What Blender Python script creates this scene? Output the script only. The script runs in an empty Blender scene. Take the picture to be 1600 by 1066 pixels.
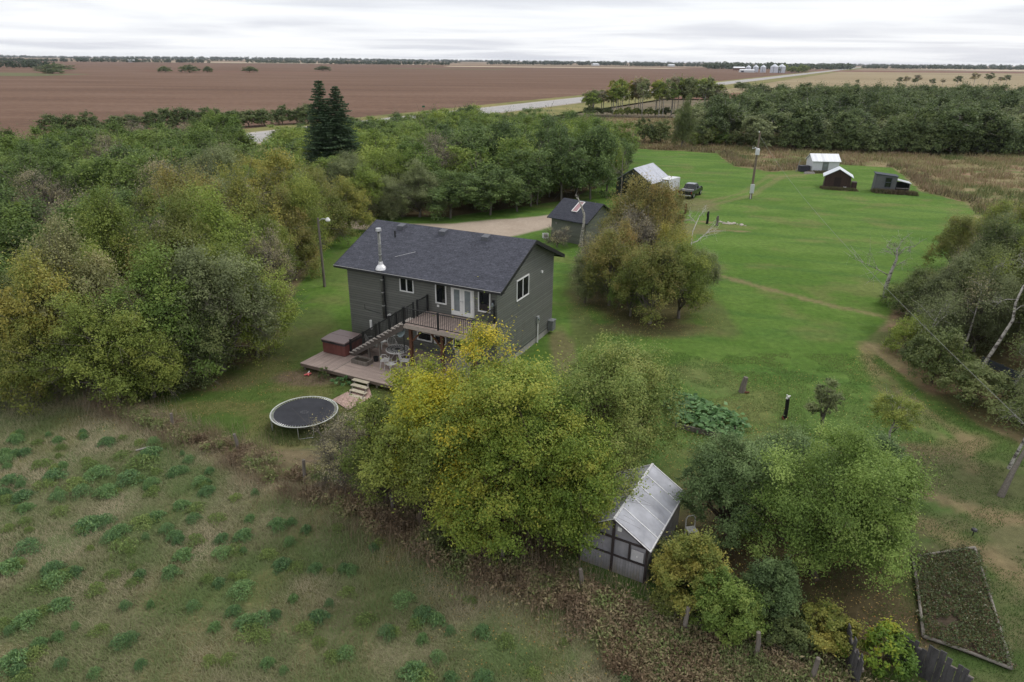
import bpy, math, random
import numpy as np
from mathutils import Vector, Matrix
D = bpy.data; SC = bpy.context.scene; COL = SC.collection
rad = math.radians

# ------------------------------------------------------------ camera, sky, sun, exposure
cd = D.cameras.new('camera'); cam = D.objects.new('camera', cd); COL.objects.link(cam); SC.camera = cam
cd.sensor_width = 36; cd.lens = 1067 / 1600 * 36; cd.clip_start = .5; cd.clip_end = 30000
_P, _R = rad(22.36), rad(.55)
_f = Vector((0, math.cos(_P), -math.sin(_P))); _u0 = Vector((0, math.sin(_P), math.cos(_P))); _r0 = Vector((1, 0, 0))
_r = math.cos(_R) * _r0 + math.sin(_R) * _u0; _u = -math.sin(_R) * _r0 + math.cos(_R) * _u0
cam.matrix_world = Matrix(((_r.x, _u.x, -_f.x, 0), (_r.y, _u.y, -_f.y, 0), (_r.z, _u.z, -_f.z, 18), (0, 0, 0, 1)))
SC.view_settings.view_transform = 'Standard'; SC.view_settings.look = 'None'
SC.view_settings.exposure = .38; SC.view_settings.gamma = 1

SUN_EL, SUN_AZ = 48, 62          # azimuth clockwise from +Y
W = D.worlds.new('World'); SC.world = W; W.use_nodes = True
nt = W.node_tree; nt.nodes.clear()
def N(t, kind, **k):
    n = t.nodes.new(kind)
    for a, v in k.items():
        if a.startswith('i_'):
            n.inputs[a[2:].replace('_', ' ')].default_value = v
        else: setattr(n, a, v)
    return n
def ramp(n, stops):
    cr = n.color_ramp
    while len(cr.elements) < len(stops): cr.elements.new(.5)
    for e, (p, c) in zip(cr.elements, stops):
        e.position = p; e.color = (*c, 1) if len(c) == 3 else c
out = N(nt, 'ShaderNodeOutputWorld'); bg = N(nt, 'ShaderNodeBackground')
sky = N(nt, 'ShaderNodeTexSky', sky_type='NISHITA', sun_disc=False, sun_elevation=rad(SUN_EL), sun_rotation=rad(SUN_AZ))
tc = N(nt, 'ShaderNodeTexCoord'); sep = N(nt, 'ShaderNodeSeparateXYZ')
nt.links.new(tc.outputs['Generated'], sep.inputs[0])
mz = N(nt, 'ShaderNodeMath', operation='MAXIMUM'); mz.inputs[1].default_value = 0; nt.links.new(sep.outputs['Z'], mz.inputs[0])
za = N(nt, 'ShaderNodeMath', operation='ADD'); za.inputs[1].default_value = .045; nt.links.new(mz.outputs[0], za.inputs[0])
dv = []
for ax in 'XY':
    d = N(nt, 'ShaderNodeMath', operation='DIVIDE'); nt.links.new(sep.outputs[ax], d.inputs[0]); nt.links.new(za.outputs[0], d.inputs[1]); dv.append(d)
cmb = N(nt, 'ShaderNodeCombineXYZ'); nt.links.new(dv[0].outputs[0], cmb.inputs[0]); nt.links.new(dv[1].outputs[0], cmb.inputs[1])
mp = N(nt, 'ShaderNodeMapping'); mp.inputs['Scale'].default_value = (.24, .30, 1); mp.inputs['Rotation'].default_value = (0, 0, .25); mp.inputs['Location'].default_value = (3.1, 1.7, 0)
nt.links.new(cmb.outputs[0], mp.inputs[0])
nz = N(nt, 'ShaderNodeTexNoise'); nz.inputs['Scale'].default_value = 1.0; nz.inputs['Detail'].default_value = 5; nz.inputs['Roughness'].default_value = .52; nz.inputs['Distortion'].default_value = .4
nt.links.new(mp.outputs[0], nz.inputs['Vector'])
# cloud deck: brighter and clearer low over the horizon, greyer overhead and to the right
grad = N(nt, 'ShaderNodeMath', operation='MULTIPLY_ADD'); grad.inputs[1].default_value = -1.25; nt.links.new(mz.outputs[0], grad.inputs[0]); nt.links.new(nz.outputs['Fac'], grad.inputs[2])
gx = N(nt, 'ShaderNodeMath', operation='MULTIPLY_ADD'); gx.inputs[1].default_value = -.10; nt.links.new(sep.outputs['X'], gx.inputs[0]); nt.links.new(grad.outputs[0], gx.inputs[2])
cr = N(nt, 'ShaderNodeValToRGB'); nt.links.new(gx.outputs[0], cr.inputs[0])
ramp(cr, [(.22, (5.6, 5.8, 6.45)), (.36, (6.3, 6.45, 6.95)), (.45, (7.4, 7.55, 7.9)), (.54, (8.2, 8.3, 8.5))])
zr = N(nt, 'ShaderNodeMapRange', interpolation_type='SMOOTHSTEP'); zr.inputs['From Min'].default_value = .18; zr.inputs['From Max'].default_value = .8; nt.links.new(mz.outputs[0], zr.inputs['Value'])
zm = N(nt, 'ShaderNodeMix', data_type='RGBA'); nt.links.new(zr.outputs[0], zm.inputs['Factor']); nt.links.new(cr.outputs[0], zm.inputs['A']); zm.inputs['B'].default_value = (9.6, 9.5, 9.5, 1)
cov = N(nt, 'ShaderNodeMix', data_type='RGBA'); cov.inputs['Factor'].default_value = .93
nt.links.new(sky.outputs[0], cov.inputs['A']); nt.links.new(zm.outputs['Result'], cov.inputs['B'])
nt.links.new(cov.outputs['Result'], bg.inputs[0]); bg.inputs[1].default_value = .10
nt.links.new(bg.outputs[0], out.inputs[0])
sd = D.lights.new('sun', 'SUN'); sd.energy = 1.0; sd.angle = rad(14); sd.color = (1, .965, .91)
so = D.objects.new('sun', sd); COL.objects.link(so)
_s = Vector((math.sin(rad(SUN_AZ)) * math.cos(rad(SUN_EL)), math.cos(rad(SUN_AZ)) * math.cos(rad(SUN_EL)), math.sin(rad(SUN_EL))))
so.rotation_euler = _s.to_track_quat('Z', 'Y').to_euler()

# ------------------------------------------------------------ helpers
def tag(o, label=None, cat=None, group=None, kind=None):
    if label: o['label'] = label
    if cat: o['category'] = cat
    if group: o['group'] = group
    if kind: o['kind'] = kind
    return o
def empty(name, loc=(0, 0, 0), rz=0, label=None, cat=None, group=None):
    o = D.objects.new(name, None); COL.objects.link(o); o.location = loc; o.rotation_euler = (0, 0, rz); o.empty_display_size = .3
    return tag(o, label, cat, group)
def npmesh(name, V, F, mats=(), smooth=False, attrs=None, mi=None):
    """V (n,3), F (m,k) all faces of k corners"""
    me = D.meshes.new(name); V = np.ascontiguousarray(V, dtype=np.float32); F = np.ascontiguousarray(F, dtype=np.int32)
    m, k = F.shape
    me.vertices.add(len(V)); me.vertices.foreach_set('co', V.ravel())
    me.loops.add(m * k); me.loops.foreach_set('vertex_index', F.ravel())
    me.polygons.add(m); me.polygons.foreach_set('loop_start', np.arange(0, m * k, k, dtype=np.int32))
    me.polygons.foreach_set('loop_total', np.full(m, k, dtype=np.int32))
    if smooth: me.polygons.foreach_set('use_smooth', np.ones(m, dtype=bool))
    if mi is not None: me.polygons.foreach_set('material_index', np.asarray(mi, dtype=np.int32))
    for a, (ty, data) in (attrs or {}).items():
        at = me.attributes.new(a, ty, 'POINT')
        at.data.foreach_set('color' if ty == 'FLOAT_COLOR' else 'value', np.ascontiguousarray(data, dtype=np.float32).ravel())
    for m_ in mats: me.materials.append(m_)
    me.update(calc_edges=True)
    return me
def link(name, me, parent=None, loc=None):
    o = D.objects.new(name, me); COL.objects.link(o)
    if parent: o.parent = parent
    if loc: o.location = loc
    return o
class MB:
    """collects boxes, prisms, tubes; build() links ONE mesh"""
    def __init__(s): s.v = []; s.f = []; s.m = []; s.cur = 0
    def poly(s, pts, faces):
        b = len(s.v); s.v += [tuple(p) for p in pts]; s.f += [[b + i for i in f] for f in faces]; s.m += [s.cur] * len(faces); return s
    def box(s, x0, x1, y0, y1, z0, z1):
        return s.poly([(x0, y0, z0), (x1, y0, z0), (x1, y1, z0), (x0, y1, z0), (x0, y0, z1), (x1, y0, z1), (x1, y1, z1), (x0, y1, z1)],
                      [(3, 2, 1, 0), (4, 5, 6, 7), (0, 1, 5, 4), (1, 2, 6, 5), (2, 3, 7, 6), (3, 0, 4, 7)])
    def bar(s, a, b, w, h=None, up=(0, 0, 1)):
        a = Vector(a); b = Vector(b); h = h or w; d = (b - a).normalized(); up = Vector(up)
        if abs(d.dot(up)) > .98: up = Vector((1, 0, 0))
        x = d.cross(up).normalized() * (w / 2); y = x.cross(d).normalized() * (h / 2)
        p = [a - x - y, a + x - y, a + x + y, a - x + y, b - x - y, b + x - y, b + x + y, b - x + y]
        return s.poly(p, [(0, 1, 2, 3), (7, 6, 5, 4), (4, 5, 1, 0), (5, 6, 2, 1), (6, 7, 3, 2), (7, 4, 0, 3)])
    def tube(s, pts, r, n=8, cap=True):
        pts = [Vector(p) for p in pts]; rs = r if isinstance(r, (list, tuple)) else [r] * len(pts)
        V = []; F = []; prev = None
        for i, p in enumerate(pts):
            d = (pts[min(i + 1, len(pts) - 1)] - pts[max(i - 1, 0)]).normalized()
            if prev is None: x = d.cross(Vector((0, 0, 1)) if abs(d.z) < .95 else Vector((1, 0, 0))).normalized()
            else: x = (prev - d * prev.dot(d)).normalized()
            prev = x; y = d.cross(x)
            V += [p + (x * math.cos(t) + y * math.sin(t)) * rs[i] for t in [2 * math.pi * k / n for k in range(n)]]
            if i: F += [((i - 1) * n + k, (i - 1) * n + (k + 1) % n, i * n + (k + 1) % n, i * n + k) for k in range(n)]
        if cap: F += [tuple(range(n - 1, -1, -1)), tuple(range((len(pts) - 1) * n, len(pts) * n))]
        return s.poly(V, F)
    def prism(s, prof, x0, x1, axis='x'):
        n = len(prof)
        P = lambda t, q: (t, q[0], q[1]) if axis == 'x' else ((q[0], t, q[1]) if axis == 'y' else (q[0], q[1], t))
        V = [P(x0, q) for q in prof] + [P(x1, q) for q in prof]
        return s.poly(V, [tuple(range(n)), tuple(range(2 * n - 1, n - 1, -1))] + [(i, i + n, (i + 1) % n + n, (i + 1) % n) for i in range(n)])
    def lathe(s, prof, n=24, c=(0, 0, 0)):
        V = [(c[0] + r * math.cos(2 * math.pi * k / n), c[1] + r * math.sin(2 * math.pi * k / n), c[2] + z) for r, z in prof for k in range(n)]
        F = [((i) * n + k, i * n + (k + 1) % n, (i + 1) * n + (k + 1) % n, (i + 1) * n + k) for i in range(len(prof) - 1) for k in range(n)]
        return s.poly(V, F)
    def build(s, name, mat, parent=None, bevel=0, smooth=False):
        me = D.meshes.new(name); me.from_pydata(s.v, [], s.f); me.update()
        for m_ in (mat if isinstance(mat, (list, tuple)) else [mat] if mat else []): me.materials.append(m_)
        me.polygons.foreach_set('material_index', s.m)
        if smooth: me.polygons.foreach_set('use_smooth', [True] * len(s.f))
        me.validate()
        import bmesh
        bm = bmesh.new(); bm.from_mesh(me); bmesh.ops.recalc_face_normals(bm, faces=bm.faces); bm.to_mesh(me); bm.free()
        o = link(name, me, parent)
        if bevel:
            b = o.modifiers.new('bevel', 'BEVEL'); b.width = bevel; b.segments = 2; b.limit_method = 'ANGLE'
        return o

# numpy value noise
def _hash(ix, iy, seed):
    n = (ix.astype(np.int64) * 374761393 + iy.astype(np.int64) * 668265263 + seed * 982451653) & 0x7fffffff
    n = (n ^ (n >> 13)) * 1274126177 & 0x7fffffff
    return ((n ^ (n >> 16)) & 0xffff) / 65535.
def vnoise(x, y, seed=0):
    ix = np.floor(x); iy = np.floor(y); fx = x - ix; fy = y - iy; fx = fx * fx * (3 - 2 * fx); fy = fy * fy * (3 - 2 * fy)
    a = _hash(ix, iy, seed); b = _hash(ix + 1, iy, seed); c = _hash(ix, iy + 1, seed); d = _hash(ix + 1, iy + 1, seed)
    return a + (b - a) * fx + (c - a) * fy + (a - b - c + d) * fx * fy
def fbm(x, y, seed=0, o=4):
    s = 0; a = .5; t = 0
    for i in range(o):
        s = s + a * vnoise(x, y, seed + i * 7); t += a; x = x * 2.03 + 11.3; y = y * 2.03 - 5.7; a *= .5
    return s / t
def sdf(x, y, poly):
    """signed distance, negative inside"""
    P = np.array(poly, float); d = np.full(x.shape, 1e9); ins = np.zeros(x.shape, bool)
    for i in range(len(P)):
        a = P[i]; b = P[(i + 1) % len(P)]; e = b - a
        wx = x - a[0]; wy = y - a[1]; t = np.clip((wx * e[0] + wy * e[1]) / (e @ e), 0, 1)
        d = np.minimum(d, (wx - e[0] * t) ** 2 + (wy - e[1] * t) ** 2)
        c = (a[1] > y) != (b[1] > y)
        with np.errstate(divide='ignore', invalid='ignore'):
            xx = (b[0] - a[0]) * (y - a[1]) / (b[1] - a[1] + 1e-12) + a[0]
        ins ^= c & (x < xx)
    return np.where(ins, -1, 1) * np.sqrt(d)
def pline(x, y, pts):
    P = np.array(pts, float); d = np.full(x.shape, 1e9)
    for a, b in zip(P[:-1], P[1:]):
        e = b - a; wx = x - a[0]; wy = y - a[1]; t = np.clip((wx * e[0] + wy * e[1]) / (e @ e), 0, 1)
        d = np.minimum(d, (wx - e[0] * t) ** 2 + (wy - e[1] * t) ** 2)
    return np.sqrt(d)
def sst(a, b, v):
    t = np.clip((v - a) / (b - a), 0, 1); return t * t * (3 - 2 * t)

# ------------------------------------------------------------ materials
def mat(name, col, rough=.7, spec=.3, metal=0, noise=None, scale=8, bump=0, bscale=40, stretch=(1, 1, 1), coord='Object', alt=None):
    m = D.materials.new(name); m.use_nodes = True; t = m.node_tree; p = t.nodes['Principled BSDF']
    p.inputs['Roughness'].default_value = rough; p.inputs['Specular IOR Level'].default_value = spec; p.inputs['Metallic'].default_value = metal
    tcn = N(t, 'ShaderNodeTexCoord'); mpn = N(t, 'ShaderNodeMapping'); mpn.inputs['Scale'].default_value = stretch
    t.links.new(tcn.outputs[coord], mpn.inputs[0])
    n1 = N(t, 'ShaderNodeTexNoise'); n1.inputs['Scale'].default_value = scale; n1.inputs['Detail'].default_value = 6; n1.inputs['Roughness'].default_value = .65
    t.links.new(mpn.outputs[0], n1.inputs['Vector'])
    a = noise if noise is not None else .18
    c0 = tuple(c * (1 - a) for c in col); c1 = alt or tuple(min(1, c * (1 + a)) for c in col)
    r = N(t, 'ShaderNodeValToRGB'); ramp(r, [(.32, c0), (.68, c1)]); t.links.new(n1.outputs['Fac'], r.inputs[0]); t.links.new(r.outputs[0], p.inputs['Base Color'])
    if bump:
        n2 = N(t, 'ShaderNodeTexNoise'); n2.inputs['Scale'].default_value = bscale; n2.inputs['Detail'].default_value = 4; t.links.new(mpn.outputs[0], n2.inputs['Vector'])
        b = N(t, 'ShaderNodeBump'); b.inputs['Strength'].default_value = bump; b.inputs['Distance'].default_value = .02
        t.links.new(n2.outputs['Fac'], b.inputs['Height']); t.links.new(b.outputs[0], p.inputs['Normal'])
    return m
def lines_mat(name, col, pitch, axis='Z', depth=.012, dark=.55, frac=.1, noise=.12, rough=.6, nscale=6, stretch=(1, 1, 1), grain=0, alt=None):
    """boards / siding / ribbed sheet: repeating profile along an axis, as bump plus a thin gap colour"""
    m = mat(name, col, rough, .3, noise=noise, scale=nscale, stretch=stretch, alt=alt); t = m.node_tree; p = t.nodes['Principled BSDF']
    tcn = [n for n in t.nodes if n.type == 'TEX_COORD'][0]
    s = N(t, 'ShaderNodeSeparateXYZ'); t.links.new(tcn.outputs['Object'], s.inputs[0])
    d = N(t, 'ShaderNodeMath', operation='DIVIDE'); d.inputs[1].default_value = pitch; t.links.new(s.outputs[axis], d.inputs[0])
    fr = N(t, 'ShaderNodeMath', operation='FRACT'); t.links.new(d.outputs[0], fr.inputs[0])
    gp = N(t, 'ShaderNodeMath', operation='LESS_THAN'); gp.inputs[1].default_value = frac; t.links.new(fr.outputs[0], gp.inputs[0])
    fl = N(t, 'ShaderNodeMath', operation='FLOOR'); t.links.new(d.outputs[0], fl.inputs[0])
    wn = N(t, 'ShaderNodeTexWhiteNoise', noise_dimensions='1D'); t.links.new(fl.outputs[0], wn.inputs['W'])
    vr = N(t, 'ShaderNodeMapRange'); vr.inputs['To Min'].default_value = .88; vr.inputs['To Max'].default_value = 1.1; t.links.new(wn.outputs['Value'], vr.inputs['Value'])
    src = p.inputs['Base Color'].links[0].from_socket
    mm = N(t, 'ShaderNodeVectorMath', operation='SCALE'); t.links.new(src, mm.inputs[0]); t.links.new(vr.outputs[0], mm.inputs['Scale'])
    mx = N(t, 'ShaderNodeMix', data_type='RGBA'); t.links.new(gp.outputs[0], mx.inputs['Factor']); t.links.new(mm.outputs[0], mx.inputs['A'])
    mx.inputs['B'].default_value = (*[c * dark for c in col], 1); t.links.new(mx.outputs['Result'], p.inputs['Base Color'])
    b = N(t, 'ShaderNodeBump'); b.inputs['Strength'].default_value = .8; b.inputs['Distance'].default_value = depth
    t.links.new(fr.outputs[0], b.inputs['Height']); t.links.new(b.outputs[0], p.inputs['Normal'])
    return m
def shingle_mat(name, c0, c1):
    m = mat(name, c0, .9, .2, noise=0, scale=3); t = m.node_tree; p = t.nodes['Principled BSDF']
    tcn = [n for n in t.nodes if n.type == 'TEX_COORD'][0]
    br = N(t, 'ShaderNodeTexBrick'); br.inputs['Scale'].default_value = 1; br.inputs['Brick Width'].default_value = .32; br.inputs['Row Height'].default_value = .14
    br.inputs['Mortar Size'].default_value = .006; br.inputs['Bias'].default_value = 0
    br.inputs['Color1'].default_value = (*c0, 1); br.inputs['Color2'].default_value = (*c1, 1); br.inputs['Mortar'].default_value = (*[c * .6 for c in c0], 1)
    t.links.new(tcn.outputs['Object'], br.inputs['Vector'])
    nz_ = N(t, 'ShaderNodeTexNoise'); nz_.inputs['Scale'].default_value = 9; nz_.inputs['Detail'].default_value = 5; t.links.new(tcn.outputs['Object'], nz_.inputs['Vector'])
    mr = N(t, 'ShaderNodeMapRange'); mr.inputs['From Min'].default_value = .3; mr.inputs['From Max'].default_value = .7; mr.inputs['To Min'].default_value = .72; mr.inputs['To Max'].default_value = 1.3; t.links.new(nz_.outputs['Fac'], mr.inputs['Value'])
    sc = N(t, 'ShaderNodeVectorMath', operation='SCALE'); t.links.new(br.outputs['Color'], sc.inputs[0]); t.links.new(mr.outputs[0], sc.inputs['Scale']); t.links.new(sc.outputs[0], p.inputs['Base Color'])
    b = N(t, 'ShaderNodeBump'); b.inputs['Strength'].default_value = .6; b.inputs['Distance'].default_value = .01
    t.links.new(br.outputs['Fac'], b.inputs['Height']); b.invert = True; t.links.new(b.outputs[0], p.inputs['Normal'])
    return m
def ground_mat(name, bump=.5, sc=3.0, fine=22, amp=.35, rough=.95):
    m = D.materials.new(name); m.use_nodes = True; t = m.node_tree; p = t.nodes['Principled BSDF']
    p.inputs['Roughness'].default_value = rough; p.inputs['Specular IOR Level'].default_value = .1
    at = N(t, 'ShaderNodeAttribute', attribute_name='base'); tcn = N(t, 'ShaderNodeTexCoord')
    n1 = N(t, 'ShaderNodeTexNoise'); n1.inputs['Scale'].default_value = fine; n1.inputs['Detail'].default_value = 3; n1.inputs['Roughness'].default_value = .7; t.links.new(tcn.outputs['Object'], n1.inputs['Vector'])
    n2 = N(t, 'ShaderNodeTexNoise'); n2.inputs['Scale'].default_value = sc; n2.inputs['Detail'].default_value = 7; n2.inputs['Roughness'].default_value = .6; t.links.new(tcn.outputs['Object'], n2.inputs['Vector'])
    ad = N(t, 'ShaderNodeMath', operation='ADD'); t.links.new(n1.outputs['Fac'], ad.inputs[0]); t.links.new(n2.outputs['Fac'], ad.inputs[1])
    mr = N(t, 'ShaderNodeMapRange'); mr.inputs['From Min'].default_value = .65; mr.inputs['From Max'].default_value = 1.35; mr.inputs['To Min'].default_value = 1 - amp; mr.inputs['To Max'].default_value = 1 + amp
    t.links.new(ad.outputs[0], mr.inputs['Value'])
    s = N(t, 'ShaderNodeVectorMath', operation='SCALE'); t.links.new(at.outputs['Color'], s.inputs[0]); t.links.new(mr.outputs[0], s.inputs['Scale']); t.links.new(s.outputs[0], p.inputs['Base Color'])
    b = N(t, 'ShaderNodeBump'); b.inputs['Strength'].default_value = bump; b.inputs['Distance'].default_value = .06
    t.links.new(ad.outputs[0], b.inputs['Height']); t.links.new(b.outputs[0], p.inputs['Normal'])
    return m
def leaf_mat(name, stops, rough=.6, trans=.32, ovar=.18):
    m = D.materials.new(name); m.use_nodes = True; t = m.node_tree; p = t.nodes['Principled BSDF']; o_ = t.nodes['Material Output']
    a = N(t, 'ShaderNodeAttribute', attribute_name='tint'); oi = N(t, 'ShaderNodeObjectInfo')
    mr = N(t, 'ShaderNodeMapRange'); mr.inputs['To Min'].default_value = -ovar; mr.inputs['To Max'].default_value = ovar; t.links.new(oi.outputs['Random'], mr.inputs['Value'])
    ad = N(t, 'ShaderNodeMath', operation='ADD'); t.links.new(a.outputs['Fac'], ad.inputs[0]); t.links.new(mr.outputs[0], ad.inputs[1])
    r = N(t, 'ShaderNodeValToRGB'); ramp(r, stops); t.links.new(ad.outputs[0], r.inputs[0])
    p.inputs['Roughness'].default_value = rough; p.inputs['Specular IOR Level'].default_value = .25
    t.links.new(r.outputs[0], p.inputs['Base Color'])
    tr = N(t, 'ShaderNodeBsdfTranslucent'); t.links.new(r.outputs[0], tr.inputs['Color'])
    mx = N(t, 'ShaderNodeMixShader'); mx.inputs[0].default_value = trans
    t.links.new(p.outputs[0], mx.inputs[1]); t.links.new(tr.outputs[0], mx.inputs[2]); t.links.new(mx.outputs[0], o_.inputs[0])
    return m
def L3(a, b, c): return [(.15, a), (.5, b), (.85, c)]
def S(c, k): return tuple(x * k for x in c)
LM = {}
def leafset(key, a, b, c, **k): LM[key] = leaf_mat(key + '_leaves', L3(a, b, c), **k)
leafset('gold', (0.162, 0.235, 0.036), (0.357, 0.392, 0.054), (0.663, 0.588, 0.054), ovar=0)
leafset('mainy', (0.133, 0.2, 0.035), (0.266, 0.33, 0.06), (0.646, 0.53, 0.06), ovar=0)
leafset('main', (.12, .19, .03), (.24, .32, .055), (.42, .43, .08), ovar=0)
leafset('mainp', (.13, .19, .045), (.24, .31, .08), (.38, .40, .12), ovar=0)
leafset('yel', (0.153, 0.197, 0.042), (0.295, 0.306, 0.074), (0.437, 0.384, 0.093))
leafset('pale', (0.223, 0.234, 0.101), (0.368, 0.368, 0.168), (0.491, 0.446, 0.223))
leafset('olive', (0.13, 0.178, 0.036), (0.227, 0.285, 0.063), (0.335, 0.368, 0.081))
leafset('green', (0.108, 0.175, 0.039), (0.185, 0.273, 0.058), (0.283, 0.351, 0.087))
leafset('lime', (0.144, 0.202, 0.043), (0.244, 0.33, 0.064), (0.356, 0.415, 0.096))
leafset('grey', (0.137, 0.163, 0.076), (0.225, 0.265, 0.119), (0.313, 0.347, 0.162))
leafset('rust', (0.139, 0.175, 0.041), (0.23, 0.252, 0.069), (0.329, 0.284, 0.092))
leafset('orange', (0.206, 0.209, 0.068), (0.355, 0.303, 0.105), (0.527, 0.344, 0.126))
leafset('twig', (0.253, 0.23, 0.172), (0.345, 0.31, 0.207), (0.391, 0.356, 0.172))
leafset('dark', (0.085, 0.116, 0.043), (0.149, 0.191, 0.064), (0.222, 0.255, 0.095))
leafset('darkg', (0.082, 0.127, 0.046), (0.138, 0.209, 0.066), (0.214, 0.295, 0.091))
leafset('poplar', (0.091, 0.14, 0.037), (0.157, 0.233, 0.054), (0.248, 0.323, 0.083))
leafset('poplar_far', (0.073, 0.109, 0.04), (0.119, 0.165, 0.059), (0.178, 0.224, 0.079))
leafset('willow', (0.093, 0.136, 0.049), (0.143, 0.192, 0.071), (0.207, 0.256, 0.1))
leafset('apple', (0.121, 0.19, 0.044), (0.218, 0.321, 0.07), (0.363, 0.475, 0.132), ovar=0)
leafset('bluegreen', (0.101, 0.155, 0.061), (0.164, 0.244, 0.095), (0.253, 0.347, 0.138), ovar=0)
leafset('weed', (0.108, 0.198, 0.094), (0.168, 0.286, 0.118), (0.256, 0.395, 0.148))
leafset('weed_yellowish', (0.145, 0.216, 0.073), (0.216, 0.299, 0.093), (0.31, 0.383, 0.124))
leafset('leafy', (.08, .16, .06), (.15, .29, .10), (.26, .42, .20))
leafset('spruce', (0.057, 0.097, 0.054), (0.094, 0.151, 0.075), (0.143, 0.215, 0.108), ovar=.05)
leafset('vine', (.10, .18, .03), (.22, .32, .04), (.48, .45, .06))
BARK = mat('brown_bark', (.10, .08, .06), .9, .1, noise=.4, scale=12, bump=.4)
BARKM = mat('maple_bark', (.17, .15, .13), .9, .1, noise=.3, scale=10)
BARKG = mat('grey_bark', (.15, .135, .115), .9, .1, noise=.3, scale=14)
DARKBARK = mat('black_bark', (.05, .045, .04), .9, .1, noise=.4, scale=10)
BIRCH = mat('birch_bark', (.10, .09, .08), .8, .2, scale=3.2, stretch=(1, 1, 2.2), alt=(.42, .40, .36))
BIRCH.node_tree.nodes['Color Ramp'].color_ramp.elements[0].position = .40; BIRCH.node_tree.nodes['Color Ramp'].color_ramp.elements[1].position = .52

# ------------------------------------------------------------ ground
FEN = lambda x: 26.4 - .573 * (x + 9.4)             # old wire fence line between pasture and yard
LAWN = [(-24.8, 35.2), (-9.4, 26.4), (0, 21.2), (8.5, 16.4), (13, 10), (40, 10), (40, 24), (26.5, 30.5), (25.2, 33), (24.6, 37), (24.6, 43.6), (30.7, 51.7), (51.2, 73.1), (58.1, 84.7),
        (64, 97), (62.1, 105), (66, 116), (71.1, 131), (60, 135), (52, 127), (46, 124), (41.1, 131), (42, 141), (43.2, 149.8), (35.9, 153.6), (26, 157.5), (19, 150), (18, 118), (8, 96), (-8, 84), (-18, 84), (-19.5, 70), (-18.5, 56), (-17.5, 48), (-16, 43), (-16.5, 40), (-19, 38)]
DRIVE = [(-60, 150), (-40, 108), (-26, 86), (-19, 81.5), (-12, 80), (-7, 80.2), (-3, 82.2), (3, 84.5), (8, 88), (11, 86), (5, 79.6), (-.5, 73.8), (-4.4, 74.6), (-9, 76.6), (-18, 77), (-29, 83), (-44, 106), (-64, 150)]
GROVES = dict(
    left=[(-35, 34.5), (-27, 34), (-20.5, 31.5), (-17.5, 34.5), (-14.8, 39), (-14.3, 46), (-16, 57), (-17.5, 66), (-19, 76), (-26, 85), (-42, 108), (-60, 148), (-70, 144), (-92, 104), (-75, 50), (-50, 32)],
    centre=[(-24, 90), (-14, 82), (-4, 83), (6, 92), (13, 98), (18, 110), (20, 135), (12, 165), (-10, 180), (-36, 165), (-48, 146), (-34, 116)],
    clump=[(4.5, 54), (8, 46.5), (12, 46), (16, 52), (17, 58), (14, 65), (9, 66), (5, 60)],
    right=[(25.5, 30), (24.5, 36), (25.4, 43), (31, 50.5), (42, 62), (54, 72.5), (75, 80), (75, 30), (40, 22), (30, 24)],
    far=[(45, 163), (60, 157), (90, 150), (112, 156), (150, 180), (230, 260), (300, 360), (200, 360), (112, 338), (80, 250), (60, 205), (44, 180)],
    apple=[(7.5, 22), (9.5, 18.5), (13, 18), (15.5, 21), (15, 25), (10, 26)],
    big=[(-7, 26), (-1, 20), (5, 22), (7, 28), (1, 28), (-4, 27.5)])
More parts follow.
